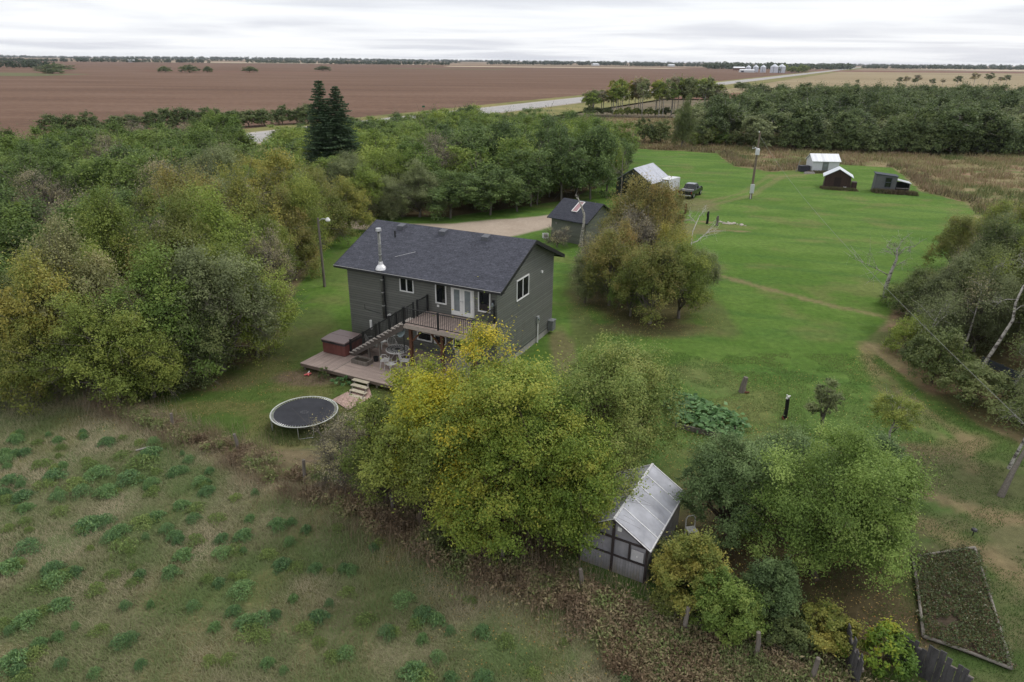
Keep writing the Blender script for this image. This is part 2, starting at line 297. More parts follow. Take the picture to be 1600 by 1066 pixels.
def colour(x, y):
    n1 = fbm(x / 3.1, y / 3.1, 1); n2 = fbm(x / .9, y / .9, 5, 3); n3 = fbm(x / 14, y / 14, 9); n4 = fbm(x / 1.6 + 40, y / 5., 13)
    wob = (n1 - .5) * 1.4 + (n2 - .5) * .7
    C = lambda r, g, b: np.stack([np.full(x.shape, r), np.full(x.shape, g), np.full(x.shape, b)], -1)
    def mixc(a, b, t): return a + (b - a) * t[..., None]
    # rough meadow (default)
    mead = mixc(C(.17, .155, .07), C(.25, .205, .11), sst(.4, .65, n1))
    mead = mixc(mead, C(.13, .15, .055), sst(.50, .62, fbm(x / 7, y / 4, 21)))
    mead = mixc(mead, C(.28, .17, .12), sst(.60, .72, fbm(x / 5, y / 3, 33)) * .7)
    # pasture
    past = mixc(C(.145, .145, .08), C(.215, .195, .12), sst(.35, .65, n1 * .6 + n4 * .4))
    gm = fbm(x / 5. + 3, y / 3.4, 41) + .012 * (y - 19) + .010 * (-x - 10) * (y > 0) + .012 * np.clip(y - FEN(x) + 6, 0, 8)
    past = mixc(past, C(.10, .145, .055), sst(.41, .63, gm) * .85)
    past = mixc(past, C(.20, .17, .07), sst(.58, .70, n4) * .5)
    # lawn
    lawn = mixc(C(.080, .150, .024), C(.112, .186, .037), sst(.35, .65, fbm(x / 8, y / 3, 51) * .7 + n2 * .3))
    dull = np.clip(sst(50, 24, y) * 1.0, 0, 1)
    lawn = mixc(lawn, mixc(C(.058, .105, .028), C(.085, .13, .040), sst(.4, .6, n2 * .5 + n1 * .5)), dull * .75)
    lawn = mixc(lawn, C(.17, .16, .065), sst(.56, .72, fbm(x / 4.5, y / 3.5, 61)) * .45)
    streak = fbm(x / 9, (y + .35 * x) / 1.3, 63); lawn = mixc(lawn, C(.065, .135, .028), sst(.50, .7, streak) * .6)
    nearl = sst(-4, -9, x) * sst(50, 40, y)
    lawn = mixc(lawn, mixc(C(.08, .125, .03), C(.15, .135, .055), sst(.45, .6, fbm(x / 2.2, y / 1.4, 67))), nearl * .75)
    # worn brown ground at the lower right, tracks
    nr = sst(12, 15, x) * sst(31, 27, y)
    lawn = mixc(lawn, mixc(C(.065, .10, .03), C(.135, .12, .065), sst(.42, .66, fbm(x / 2.6, y / 1.1, 71))), nr * .8)
    for pts, w, k in (([(17.5, 61.5), (19.1, 59.7), (23.1, 54.7), (25.6, 51.8), (28.5, 49.5)], .34, .65), ([(24.6, 44), (23.4, 40.5), (23.0, 36), (23.4, 33), (23.8, 30.7), (22, 28)], .3, .6), ([(24, 43.4), (22.5, 38.5), (22.0, 34.2), (22.5, 31)], .25, .45),
                      ([(18.7, 26.1), (20.4, 24.7), (22, 24)], .35, .8), ([(14, 27), (17, 24.2), (19, 22), (20, 19), (20, 14)], .5, .6), ([(24.5, 31), (22, 29.5), (20, 30)], .5, .6), ([(26, 92), (35, 101), (46, 119), (56, 124)], .5, .35), ([(24.5, 93), (34, 102.5), (45, 121)], .4, .3), ([(17, 83.2), (21, 83.6), (24, 82)], .25, .9), ([(22, 78.5), (27, 77.5)], .3, .7)):
        lawn = mixc(lawn, C(.235, .175, .10), sst(w + .35, w - .2, pline(x, y, pts) + (n2 - .5) * .8) * k)
    for cx, cy, rx, ry, c, k in ((-12.6, 37.6, 2.3, 1.3, (.15, .105, .08), .9), (-10.7, 28.6, 1.8, .9, (.17, .115, .09), .95), (-11.2, 29.8, 3.0, 2.2, (.17, .155, .075), .55), (9.6, 25.8, 2.2, 2.2, (.12, .09, .055), .8), (7.6, 21.5, 1.9, 3.6, (.10, .08, .045), .85),
                                 (10.5, 46.2, 4.2, 1.7, (.13, .10, .055), .65), (15.5, 50, 1.5, 5, (.12, .11, .05), .5), (5.2, 47, 1.0, 6, (.13, .12, .055), .5), (3.4, 42, .9, 5, (.18, .14, .08), .7), (12.0, 17.8, 2.6, 1.6, (.14, .10, .065), .85), (11.5, 19.5, 3, 2.6, (.12, .09, .05), .7), (24.5, 93.5, 4, 5, (.16, .14, .07), .7), (19.5, 79, 5, 3.6, (.17, .15, .07), .7),
                                 (19.5, 29.5, 3.5, 1.2, (.13, .10, .065), .5), (21, 27, 4, 2.6, (.12, .105, .06), .5), (12.3, 38, 2, 3, (.16, .17, .07), .3), (-15, 44, 2.2, 7, (.11, .11, .045), .45), (-18.2, 36.8, 3.5, 1.4, (.14, .11, .06), .7), (-16.5, 62, 2.0, 7, (.11, .12, .045), .35)):
        d = np.hypot((x - cx) / rx, (y - cy) / ry) + (n1 - .5) * .5 + (n2 - .5) * .25
        lawn = mixc(lawn, C(*c), sst(1.12, .72, d) * k)
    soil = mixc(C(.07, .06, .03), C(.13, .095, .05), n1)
    grav = mixc(C(.31, .25, .195), C(.43, .36, .29), n2 * .6 + n1 * .4)
    dl = sdf(x, y, LAWN) + wob * .55
    below = y < FEN(x) + wob * .3
    dp = y - FEN(x)
    col = mead
    col = mixc(col, past, sst(.5, -.6, dp + wob))
    col = mixc(col, mixc(C(.14, .105, .065), C(.20, .145, .09), n2), sst(1.6, .5, np.abs(dp + .2 + wob * .6)) * sst(-30, -24, x) * .9)
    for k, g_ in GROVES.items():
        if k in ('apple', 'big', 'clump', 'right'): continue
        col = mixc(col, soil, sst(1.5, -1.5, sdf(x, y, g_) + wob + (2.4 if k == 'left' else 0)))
    col = mixc(col, lawn, sst(.25, -.25, dl))
    for k in ('clump', 'right', 'apple', 'big'):
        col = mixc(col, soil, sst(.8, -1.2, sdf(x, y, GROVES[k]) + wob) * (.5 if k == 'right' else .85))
    dd = sdf(x, y, DRIVE) + wob * .5
    col = mixc(col, grav, sst(.5, -.4, dd))
    # pasture bare dirt spots
    for cx, cy, r_ in ((-12.1, 20.4, .35), (-11.6, 19.9, .25), (-13.4, 18.8, .45), (-16.0, 20.8, .2)):
        col = mixc(col, C(.07, .05, .04), sst(1.1, .6, np.hypot(x - cx, (y - cy) * 1.6) / r_ + (n2 - .5)) * .8)
    reg = np.zeros(x.shape, int)                      # 0 meadow
    reg[dp < 0] = 1
    reg[(dl < 0)] = 2
    reg[dd < 0] = 3
    return col, reg
NRD = lambda x, y: (x - 37) * .8904 - (y - 372) * .4552        # distance right of the highway centre line
def ground_sheet():
    st = .42; xs = np.arange(-132, 172, st); ys = np.arange(6, 246, st)
    X, Y = np.meshgrid(xs, ys); x = X.ravel(); y = Y.ravel()
    col, reg = colour(x, y)
    rough = np.where(reg == 1, .07, np.where(reg == 2, .02, np.where(reg == 3, .0, .12)))
    z = (fbm(x / 1.3, y / 1.3, 81, 2) - .5) * 2 * rough
    V = np.stack([x, y, z], -1); nx = len(xs); ny = len(ys)
    i = (np.arange(ny - 1)[:, None] * nx + np.arange(nx - 1)[None]).ravel()
    i = i[NRD(x[i], y[i]) > 21]; F = np.stack([i, i + 1, i + nx + 1, i + nx], -1); fr = reg[i]
    col4 = np.concatenate([np.clip(col, 0, 1), np.ones((len(col), 1))], -1)
    names = {0: ('rough_meadow', 'dry rough meadow around the mown lawn'), 1: ('pasture', 'dry brownish pasture with green weeds in the foreground'), 2: ('lawn', 'mown green lawn around the house'), 3: ('gravel_driveway', 'pale gravel driveway curving behind the house')}
    for r_, (nm, lb) in names.items():
        ff = F[fr == r_]; u, inv = np.unique(ff.ravel(), return_inverse=True)
        me = npmesh(nm, V[u], inv.reshape(-1, 4), [GM if r_ != 3 else GRAVM], True, {'base': ('FLOAT_COLOR', col4[u])})
        tag(link(nm, me), lb, None, None, 'structure')
GM = ground_mat('turf', .6, 2.2, 26, .38); GRAVM = ground_mat('gravel', .3, 3, 30, .2)
ground_sheet()

def flat(name, poly, z, m, label):
    o = MB().poly([(p[0], p[1], z) for p in poly], [tuple(range(len(poly)))]).build(name, m)
    return tag(o, label, None, None, 'structure')
def field_mat(name, a, b, c, sx=.004, sy=.03, rot=0, fine=.35, furrow=None):
    m = D.materials.new(name); m.use_nodes = True; t = m.node_tree; p = t.nodes['Principled BSDF']
    p.inputs['Roughness'].default_value = 1; p.inputs['Specular IOR Level'].default_value = .05
    tcn = N(t, 'ShaderNodeTexCoord'); mpn = N(t, 'ShaderNodeMapping'); mpn.inputs['Scale'].default_value = (sx, sy, 1); mpn.inputs['Rotation'].default_value = (0, 0, rot)
    t.links.new(tcn.outputs['Object'], mpn.inputs[0])
    n1 = N(t, 'ShaderNodeTexNoise'); n1.inputs['Scale'].default_value = 1; n1.inputs['Detail'].default_value = 8; n1.inputs['Roughness'].default_value = .6; t.links.new(mpn.outputs[0], n1.inputs['Vector'])
    r = N(t, 'ShaderNodeValToRGB'); ramp(r, [(.33, a), (.5, b), (.67, c)]); t.links.new(n1.outputs['Fac'], r.inputs[0])
    n2 = N(t, 'ShaderNodeTexNoise'); n2.inputs['Scale'].default_value = fine; n2.inputs['Detail'].default_value = 4; n2.inputs['Roughness'].default_value = .7; t.links.new(tcn.outputs['Object'], n2.inputs['Vector'])
    mr = N(t, 'ShaderNodeMapRange'); mr.inputs['From Min'].default_value = .3; mr.inputs['From Max'].default_value = .7; mr.inputs['To Min'].default_value = .8; mr.inputs['To Max'].default_value = 1.2; t.links.new(n2.outputs['Fac'], mr.inputs['Value'])
    s = N(t, 'ShaderNodeVectorMath', operation='SCALE'); t.links.new(r.outputs[0], s.inputs[0]); t.links.new(mr.outputs[0], s.inputs['Scale']); t.links.new(s.outputs[0], p.inputs['Base Color'])
    return m
FM_BROWN = field_mat('brown_field_soil', (.125, .078, .055), (.152, .094, .066), (.185, .120, .087), .006, .03, .1)
FM_FAR = field_mat('far_farmland', (.12, .12, .075), (.24, .17, .12), (.33, .27, .17), .0011, .004, .25, .02)
FM_DITCH = field_mat('ditch_grass', (.13, .14, .05), (.20, .19, .08), (.27, .23, .10), .03, .08, 1.1)
FM_TAN = field_mat('tan_stubble', (.24, .19, .115), (.29, .235, .145), (.33, .27, .175), .003, .012, .1)
FM_PALE = field_mat('pale_stubble', (.42, .34, .24), (.48, .40, .29), (.52, .44, .33), .003, .01, .1)
FM_DK = field_mat('dark_field', (.16, .085, .062), (.185, .10, .075), (.20, .115, .085), .004, .02, .1)
FM_GRN = field_mat('green_crop', (.10, .115, .055), (.13, .14, .07), (.16, .15, .08), .003, .02, .1)
G0 = 14000
flat('ground', [(-G0, -200), (G0, -200), (G0, 12500), (-G0, 12500)], -.9, FM_FAR, 'open prairie ground reaching the horizon')
# road frame: along direction (cos,sin) through the highway centre
rd = Vector((1, 1.956, 0)).normalized(); rn = Vector((rd.y, -rd.x, 0)); rc = Vector((37, 372, 0))
RP = lambda s_, n_: tuple((rc + rd * s_ + rn * n_)[:2])
flat('brown_field', [RP(-900, -15), RP(-900, -1500), (-2400, 1200), (-1900, 2560), (900, 2560), RP(1900, -15)], -.35, FM_BROWN, 'wide brown harvested field beyond the highway')
flat('ditch', [RP(-900, -20), RP(4000, -20), RP(4000, 32), RP(-900, 32)], -.28, FM_DITCH, 'grassy ditches either side of the highway')
flat('tan_field', [(75, 440), (1700, 500), (2600, 2250), RP(1850, 24), RP(120, 24)], -.4, FM_TAN, 'pale tan field on the right of the highway')
flat('dark_field_strip', [(60, 385), (900, 400), (900, 470), (96, 470)], -.33, FM_DK, 'narrow dark soil strip behind the right hand wood')
for nm, q, m_, lb in (('stubble_strip', [(-1500, 2700), (-350, 2700), (-350, 3050), (-1500, 3050)], FM_PALE, 'thin pale stubble strip far off at the left'),
                 ('stubble_strip', [(-200, 2050), (420, 2050), (560, 2300), (-200, 2300)], FM_PALE, 'thin pale pinkish stubble strip beyond the brown field, centre'),
                 ('green_crop_strip', [(-1400, 700), (-460, 700), (-460, 800), (-1400, 1050)], FM_GRN, 'olive green crop strip in the brown field at far left'),
                 ('dark_soil_strip', [(-520, 1000), (-260, 1000), (-230, 1040), (-520, 1040)], FM_DK, 'darker soil strip within the brown field'),
                 ('green_crop_strip', [(-260, 1500), (-20, 1500), (-20, 1580), (-260, 1580)], FM_GRN, 'green strip across the middle of the brown field'),
                 ('dark_field', [(700, 1700), (1700, 1750), (1900, 2100), (840, 2050)], FM_DK, 'dark ploughed field at far right'),
                 ('pale_field', [(1500, 2300), (3300, 2300), (3300, 2900), (1500, 2900)], FM_PALE, 'pale field at the far right horizon')):
    flat(nm, q, -.3 + .03 * (lb[0] < 'p'), m_, lb)
ROADM = mat('pale_asphalt', (.36, .345, .335), .9, .1, noise=.08, scale=.3)
SHOULD = mat('road_shoulder_gravel', (.40, .36, .31), .95, .1, noise=.12, scale=.4)
flat('road_shoulder', [RP(-900, -10.5), RP(4200, -10.5), RP(4200, 10.5), RP(-900, 10.5)], -.2, SHOULD, 'pale gravel shoulders of the highway')
flat('road', [RP(-900, -8.5), RP(4200, -8.5), RP(4200, 8.5), RP(-900, 8.5)], -.14, ROADM, 'pale grey two lane highway running to the horizon')
WHT = mat('white_road_paint', (.75, .75, .72), .7)
mk = MB()
for s_ in (-6.6, 6.4): 
    a, b, c_, d_ = RP(-500, s_), RP(-500, s_ + .25), RP(2500, s_ + .25), RP(2500, s_); mk.poly([(*q, -.10) for q in (a, b, c_, d_)], [(0, 1, 2, 3)])
for k in range(-40, 160): 
    a, b, c_, d_ = RP(k * 9, -.1), RP(k * 9, .12), RP(k * 9 + 3, .12), RP(k * 9 + 3, -.1); mk.poly([(*q, -.10) for q in (a, b, c_, d_)], [(0, 1, 2, 3)])
tag(mk.build('road_markings', WHT), 'white edge lines and dashes on the highway', None, None, 'structure')
flat('paving_patch', [(-10.2, 34.6), (-9.0, 33.4), (-8.0, 35.0), (-8.4, 36.2), (-9.2, 36.2)], .06, lines_mat('pink_pavers', (.36, .25, .21), .3, 'X', .01, .6, .08, .25), 'pinkish paver path at the foot of the garden steps')

# ------------------------------------------------------------ foliage builders
def diamonds(P, Nn, L, wr, rng):
    """leaf quads at P with normals Nn, lengths L"""
    n = len(P); T = rng.normal(size=(n, 3)); T -= Nn * (T * Nn).sum(1)[:, None]; T /= np.linalg.norm(T, axis=1)[:, None] + 1e-9
    B = np.cross(Nn, T); L = np.broadcast_to(L, (n,))[:, None]
    V = np.stack([P - T * L * .5, P + B * L * wr * .5 + Nn * L * .06, P + T * L * .5, P - B * L * wr * .5 + Nn * L * .06], 1).reshape(-1, 3)
    F = np.arange(n * 4).reshape(-1, 4)
    return V, F
def unit(v): return v / (np.linalg.norm(v, axis=1)[:, None] + 1e-9)
def crown_pts(rng, w, h, z0, nlobe, ntuft, nleaf, lobe_r=.17, jit=.3, shape='round', flat_=.72, fill=.2, multi=0):
    """lobes over an uneven ellipsoidal shell between z0 and h, tufts over each lobe; returns leaf points, normals, tint"""
    rx = w / 2; rz = (h - z0) / 2; zc = (h + z0) / 2
    cand = unit(rng.normal(size=(nlobe * 14, 3))); cand = cand[cand[:, 2] > -.62]; d = [cand[0]]
    for _ in range(nlobe - 1):                         # best candidate spacing keeps lobes apart
        q = cand[rng.integers(0, len(cand), 9)]; dd = np.min(((q[:, None] - np.array(d)[None]) ** 2).sum(-1), 1); d.append(q[np.argmax(dd)])
    d = np.array(d); ph = rng.uniform(0, 6.28, 4)
    az = np.arctan2(d[:, 1], d[:, 0]); wob = 1 + .13 * np.sin(2 * az + ph[0] + 2 * d[:, 2]) + .10 * np.sin(3 * az + ph[1] - 3 * d[:, 2]) + rng.normal(0, .11, nlobe)
    nf = int(nlobe * fill); rr = rng.uniform(.66, .92, nlobe); rr[:nf] *= .55
    lr = lobe_r * min(w, (h - z0) * 1.3) * rng.uniform(.5, 1.5, nlobe); lr[:nf] *= 1.2
    c = d * (rr * wob)[:, None] * np.array([rx, rx, rz])
    if multi:                                          # several stems, each with a crown part of its own
        a0 = rng.uniform(0, 6.28); sub = rng.integers(0, multi, nlobe); aa = a0 + np.arange(multi) * 6.283 / multi + rng.normal(0, .35, multi)
        off = np.stack([np.cos(aa) * rx * .46, np.sin(aa) * rx * .46, rng.uniform(-.42, .18, multi) * rz], -1); sr = rng.uniform(.52, .72, multi)
        c = off[sub] + c * np.stack([sr[sub], sr[sub], (sr[sub] + .2)], -1)
    if shape == 'dome': c[:, :2] *= np.clip(1.1 - .35 * (c[:, 2] / rz), .6, 1.3)[:, None]
    if shape == 'tall': c[:, :2] *= np.clip(1 - .45 * (c[:, 2] / rz), .5, 1.4)[:, None]
    c[:, 2] += zc; od = unit(c - np.array([0, 0, zc - rz * .3]))
    lt = rng.normal(0, .17, nlobe); tl = np.repeat(np.arange(nlobe), ntuft)
    td = unit(rng.normal(size=(len(tl), 3)) + od[tl] * .8 + np.array([0, 0, .4]))
    tp = c[tl] + td * lr[tl][:, None] * rng.uniform(.55, 1.1, len(tl))[:, None] * np.array([1, 1, flat_])
    tt = lt[tl] + rng.normal(0, .11, len(tl)); ts = lr[tl] * rng.uniform(.14, .30, len(tl))
    pk = (lr[tl] ** 2) * rng.uniform(.3, 1, len(tl)); k = rng.choice(len(tl), nleaf, p=pk / pk.sum())
    p = tp[k] + rng.normal(size=(nleaf, 3)) * ts[k][:, None] * np.array([1.0, 1.0, .5]) + unit(td[k] + np.array([0, 0, .35])) * (rng.exponential(1, nleaf) * ts[k] * rng.uniform(0, 1.1, len(tl))[k])[:, None]
    top = np.percentile(p[:, 2], 99.3); p[:, 2] = z0 * .6 + (p[:, 2] - z0 * .6) * (h - z0 * .6) / (top - z0 * .6); c[:, 2] = z0 * .6 + (c[:, 2] - z0 * .6) * (h - z0 * .6) / (top - z0 * .6)
    sx = (w / 2) / np.percentile(np.hypot(p[:, 0], p[:, 1]), 97); p[:, :2] *= sx; c[:, :2] *= sx
    p[:, 2] = np.maximum(p[:, 2], .05)
    nn = unit(td[k] * .6 + np.array([0, 0, .5]) + rng.normal(size=(nleaf, 3)) * .5)
    tint = np.clip(.5 + tt[k] + rng.normal(0, .09, nleaf), 0, 1)
    return p, nn, tint, c, lr
def limbs(mb, rng, c, h, tr, base=(0, 0, 0), fork=.35, nl=9, twigs=0, twr=.012, lr=None, n=6, lean=(0, 0)):
    base = np.array(base, float); top = np.array([lean[0], lean[1], h * fork]) + base
    mid = (base + top) / 2 + rng.normal(size=3) * tr * .8 * np.array([1, 1, 0])
    mb.tube([base - np.array([0, 0, .25]), base + np.array([0, 0, .02]), mid, top], [tr * 1.5, tr * 1.15, tr * .95, tr * .75], n)
    idx = rng.permutation(len(c))[:nl]
    for i in idx:
        e = c[i]; st = base + (top - base) * rng.uniform(.45, 1)
        m1 = st + (e - st) * .4 + np.array([0, 0, .10 * h]) * rng.uniform(-.3, 1) + rng.normal(size=3) * .1 * tr
        m2 = st + (e - st) * .75 + np.array([0, 0, .06 * h])
        mb.tube([st, m1, m2, e], [tr * .5, tr * .33, tr * .2, tr * .06], 5)
        for q in range(twigs):
            f = rng.uniform(.35, 1); s0 = m1 + (e - m1) * f; dr = unit(((e - np.array([0, 0, h * .35]))[None] + rng.normal(size=(1, 3)) * .9 * np.linalg.norm(e) * .5))[0]
            ln = (lr[i] if lr is not None else .6) * rng.uniform(.8, 1.7); k1 = s0 + dr * ln * .55 + rng.normal(size=3) * .06 * ln; k2 = s0 + dr * ln + rng.normal(size=3) * .15 * ln
            mb.tube([s0, k1, k2], [twr, twr * .7, twr * .3], 3, False)
            for z_ in range(2):
                k3 = k1 + (k2 - k1) * rng.uniform(0, 1); mb.tube([k3, k3 + (dr + rng.normal(size=3) * .6) * ln * .4], [twr * .6, twr * .3], 3, False)
def mesh_of(mb, name, mats):
    me = D.meshes.new(name); me.from_pydata(mb.v, [], mb.f); 
    for m_ in mats: me.materials.append(m_)
    me.polygons.foreach_set('use_smooth', [True] * len(mb.f)); me.update(); return me
class Tree: pass
def make_variant(seed, w, h, z0, nlobe, ntuft, nleaf, leaf, tr=.16, fork=.3, nl=9, twigs=0, twr=.012, wr=.55, **k):
    rng = np.random.default_rng(seed); lean = k.pop('lean', (0, 0)); base = k.pop('base', (0, 0, 0)); bark = k.pop('bark', BARK)
    p, nn, tint, c, lr = crown_pts(rng, w, h, z0, nlobe, ntuft, nleaf, **k)
    V, F = diamonds(p, nn, leaf * rng.uniform(.7, 1.25, len(p)), wr, rng)
    t = Tree(); t.w = w; t.h = h
    t.crown = npmesh('crown', V, F, [None], False, {'tint': ('FLOAT', np.repeat(tint, 4))})
    mb = MB(); limbs(mb, rng, c, h, tr, base=base, fork=fork, nl=nl, twigs=twigs, twr=twr, lr=lr, lean=lean)
    t.trunk = mesh_of(mb, 'trunk', [bark])
    return t
def put_tree(v, name, x, y, h, w, rz, mkey, label, cat='tree', group=None, bark=None, single=False):
    o = empty(name, (x, y, -.02), rz, label, cat, group); o.scale = (w / v.w, w / v.w, h / v.h)
    cr_ = link('crown', v.crown, o); cr_.material_slots[0].link = 'OBJECT'; cr_.material_slots[0].material = LM[mkey]
    tk = link('trunk', v.trunk, o)
    if bark: tk.material_slots[0].link = 'OBJECT'; tk.material_slots[0].material = bark
    return o
RND = random.Random(11)
MAPLE = [make_variant(100 + i, 7, 7.6, .05, 66, 16, 38000, .15, tr=.17, fork=.22, nl=22, twigs=9, twr=.014, shape='dome', multi=(3, 4, 2, 3, 4, 3)[i], bark=BARKM) for i in range(6)]
SPARSE = [make_variant(120 + i, 6, 6.5, .5, 36, 12, 9000, .13, tr=.15, fork=.2, nl=34, twigs=14, twr=.02, shape='dome', bark=BARKG) for i in range(2)]
POPL = [make_variant(140 + i, 7, 8.5, 1.2, 48, 12, 13000, .27, tr=.14, fork=.4, nl=12, twigs=4, twr=.03, shape='round', multi=(2, 3, 0, 3, 2, 4)[i], bark=BARKG) for i in range(6)]
FARP = [make_variant(160 + i, 9, 9, 1.5, 40, 9, 6000, .48, tr=.15, fork=.5, nl=8, twigs=2, twr=.05, shape='round', multi=(3, 4, 2, 3, 5)[i], bark=BIRCH) for i in range(5)]
ASPEN = [make_variant(180 + i, 5.2, 10.5, 4.0, 18, 10, 3000, .42, tr=.13, fork=.75, nl=6, twigs=1, twr=.04, bark=BIRCH) for i in range(3)]
BUSH = [make_variant(200 + i, 3, 2.4, 0, 22, 14, 10000, .10, tr=.05, fork=.15, nl=8, twigs=3, twr=.008, shape='dome') for i in range(4)]
WILL = [make_variant(220 + i, 6, 5, 0, 26, 12, 6000, .33, tr=.1, fork=.15, nl=8, twigs=2, twr=.02, shape='dome') for i in range(3)]

DESC = dict(yel=('yellow green', 'maple'), pale=('pale straw yellow', 'maple'), olive=('olive green', 'maple'), green=('mid green', 'maple'), lime=('bright green', 'maple'), grey=('grey green', 'maple'), rust=('rusty brown and green', 'maple'),
            orange=('orange tinged', 'maple'), twig=('bare grey twiggy', 'tree'), dark=('dark olive', 'tree'), darkg=('dark green', 'poplar'), twigd=('dark bare willow', 'bush'), bushd=('dark green', 'bush'), bushg=('green', 'bush'), bushy=('yellow green', 'bush'))
# hero trees: (x, y, height, width, kind)
left = [(-27.0, 36.6, 7.8, 6.5, 'yel'), (-25.2, 38.2, 9.2, 6.3, 'pale'), (-22.8, 34.4, 6.3, 5.7, 'olive'), (-26.8, 34.6, 4.8, 5.0, 'yel'), (-20.5, 36.9, 7.8, 6.9, 'green'), (-17.9, 38.5, 7.6, 6.7, 'grey'), (-16.5, 40.5, 6.2, 5.2, 'lime'), (-20.4, 34.8, 5.1, 4.5, 'olive'), (-18.4, 37.1, 5.5, 4.7, 'dark'), (-27.6, 47.1, 9.4, 6.8, 'olive'), (-22.6, 44.7, 9.6, 6.9, 'rust'), (-20.7, 48.3, 9.2, 6.8, 'lime'), (-17.9, 47.4, 6.8, 4.6, 'twig'), (-28.5, 60.5, 9.1, 7.9, 'rust'), (-22.5, 57.8, 9.4, 6.9, 'yel'), (-19.6, 58.5, 7.6, 5.4, 'rust'), (-19.6, 69.0, 7.6, 6.6, 'rust'), (-18.4, 75.7, 6.0, 5.8, 'yel'), (-31.9, 44.5, 5.8, 5.2, 'olive'), (-23.2, 66.1, 9.6, 7.9, 'yel'), (-29.4, 70.0, 9.2, 7.8, 'grey'), (-31.9, 40.0, 6.6, 4.8, 'dark'), (-18.8, 42.5, 7.0, 5.6, 'olive'), (-19.4, 52.6, 6.6, 4.6, 'olive')]
cen = [(11.0, 62.9, 8.3, 6.8, 'orange'), (13.7, 62.0, 7.9, 5.4, 'orange'), (6.8, 55.6, 4.6, 4.0, 'twig'), (7.7, 51.4, 6.0, 4.8, 'rust'), (10.2, 47.4, 6.1, 5.2, 'rust'), (12.6, 48.6, 5.6, 4.8, 'olive'), (15.4, 53.4, 4.1, 3.0, 'grey'), (5.8, 52.0, 3.9, 2.8, 'grey'), (10.4, 55.9, 6.9, 5.4, 'twig'), (13.2, 54.6, 5.8, 4.3, 'yel'), (8.4, 58.5, 4.8, 3.8, 'twig'), (9.0, 49.0, 3.6, 3.6, 'green'), (9.0, 55.0, 6.0, 4.0, 'orange')]
rg = [(28.9, 46.1, 4.6, 4.4, 'dark'), (29.6, 43.7, 6.2, 4.7, 'grey'), (35.7, 48.9, 7.6, 5.2, 'dark'), (44.6, 58.0, 7.5, 6.1, 'yel'), (25.6, 37.6, 3.6, 4.2, 'bushd'), (26.2, 34.6, 2.6, 4.2, 'bushd'), (33.2, 36.2, 6.6, 4.0, 'grey'), (35.3, 52.4, 3.3, 4.2, 'rust'), (39.3, 55.2, 5.0, 4.2, 'twig'), (26.3, 42.0, 2.8, 2.9, 'bushy'), (31.2, 49.6, 2.7, 3.4, 'dark'), (30.6, 51.4, 2.3, 3.0, 'bushg'), (53.2, 68.5, 4.1, 5.3, 'olive'), (32.6, 45.0, 6.4, 4.6, 'dark'), (34.5, 41.5, 6.8, 4.6, 'dark'), (31.4, 42.8, 5.6, 4.0, 'grey'), (36.4, 46.0, 7.6, 5.4, 'olive'), (33.6, 48.6, 6.0, 4.6, 'grey'), (33.0, 38.8, 6.4, 3.6, 'dark'), (38.6, 51.6, 6.6, 5.0, 'green'), (29.0, 33.4, 3.4, 3.2, 'grey'), (47, 63, 5.5, 5, 'grey'), (27.4, 39.6, 2.2, 3.0, 'bushg'), (27.3, 32.2, 1.8, 2.4, 'bushd')]
back = [(-18.3, 83.3, 6.2, 7.5, 'lime'), (-16.2, 91.2, 7.0, 8.0, 'lime'), (-15.4, 83.4, 4.8, 5.3, 'grey'), (-10.8, 96.0, 8.5, 8.8, 'twig'), (-11.5, 83.6, 6.8, 6.8, 'grey'), (-7.7, 83.2, 5.5, 6.8, 'darkg'), (-2.9, 85.4, 5.8, 7.0, 'darkg'), (2.3, 91.0, 7.4, 7.4, 'darkg'), (6.6, 94.2, 9.6, 7.6, 'darkg'), (10.8, 96.4, 9.8, 6.8, 'darkg'), (13.9, 102.8, 7.6, 5.5, 'lime'), (16.6, 109.2, 6.3, 4.9, 'darkg'), (-5.8, 101.3, 9.4, 8.3, 'darkg'), (-.3, 101.6, 10, 8.3, 'darkg'), (4.8, 101.9, 10.2, 7.4, 'darkg'), (9.9, 108.8, 10.2, 7.8, 'green'), (-13.9, 84.5, 4.2, 4.6, 'twig'), (-21.0, 86.8, 7.1, 6.4, 'grey'), (-23, 82.5, 5.4, 5, 'rust'), (37.7, 158.5, 11.1, 5.2, 'dark'), (31.0, 168.8, 5.4, 6.0, 'twigd'), (35.0, 169.2, 5.2, 6.0, 'twigd'), (-5, 88.5, 5, 6, 'darkg'), (0.5, 87.5, 4.6, 5, 'darkg')]
PLACES = ((left, 'in the big left grove', 'trees of the left hand grove'), (cen, 'in the clump beside the house', 'trees of the clump beside the house'), (rg, 'in the right edge grove', 'trees of the right edge grove'), (back, 'in the wood behind the house', 'trees at the edge of the centre wood'))
taken = []
ORD = ['leftmost', 'second from the left', 'third from the left', 'fourth from the left', 'fifth from the left', 'sixth from the left', 'seventh from the left', 'eighth from the left', 'ninth from the left', 'tenth from the left', 'eleventh from the left', 'twelfth from the left']
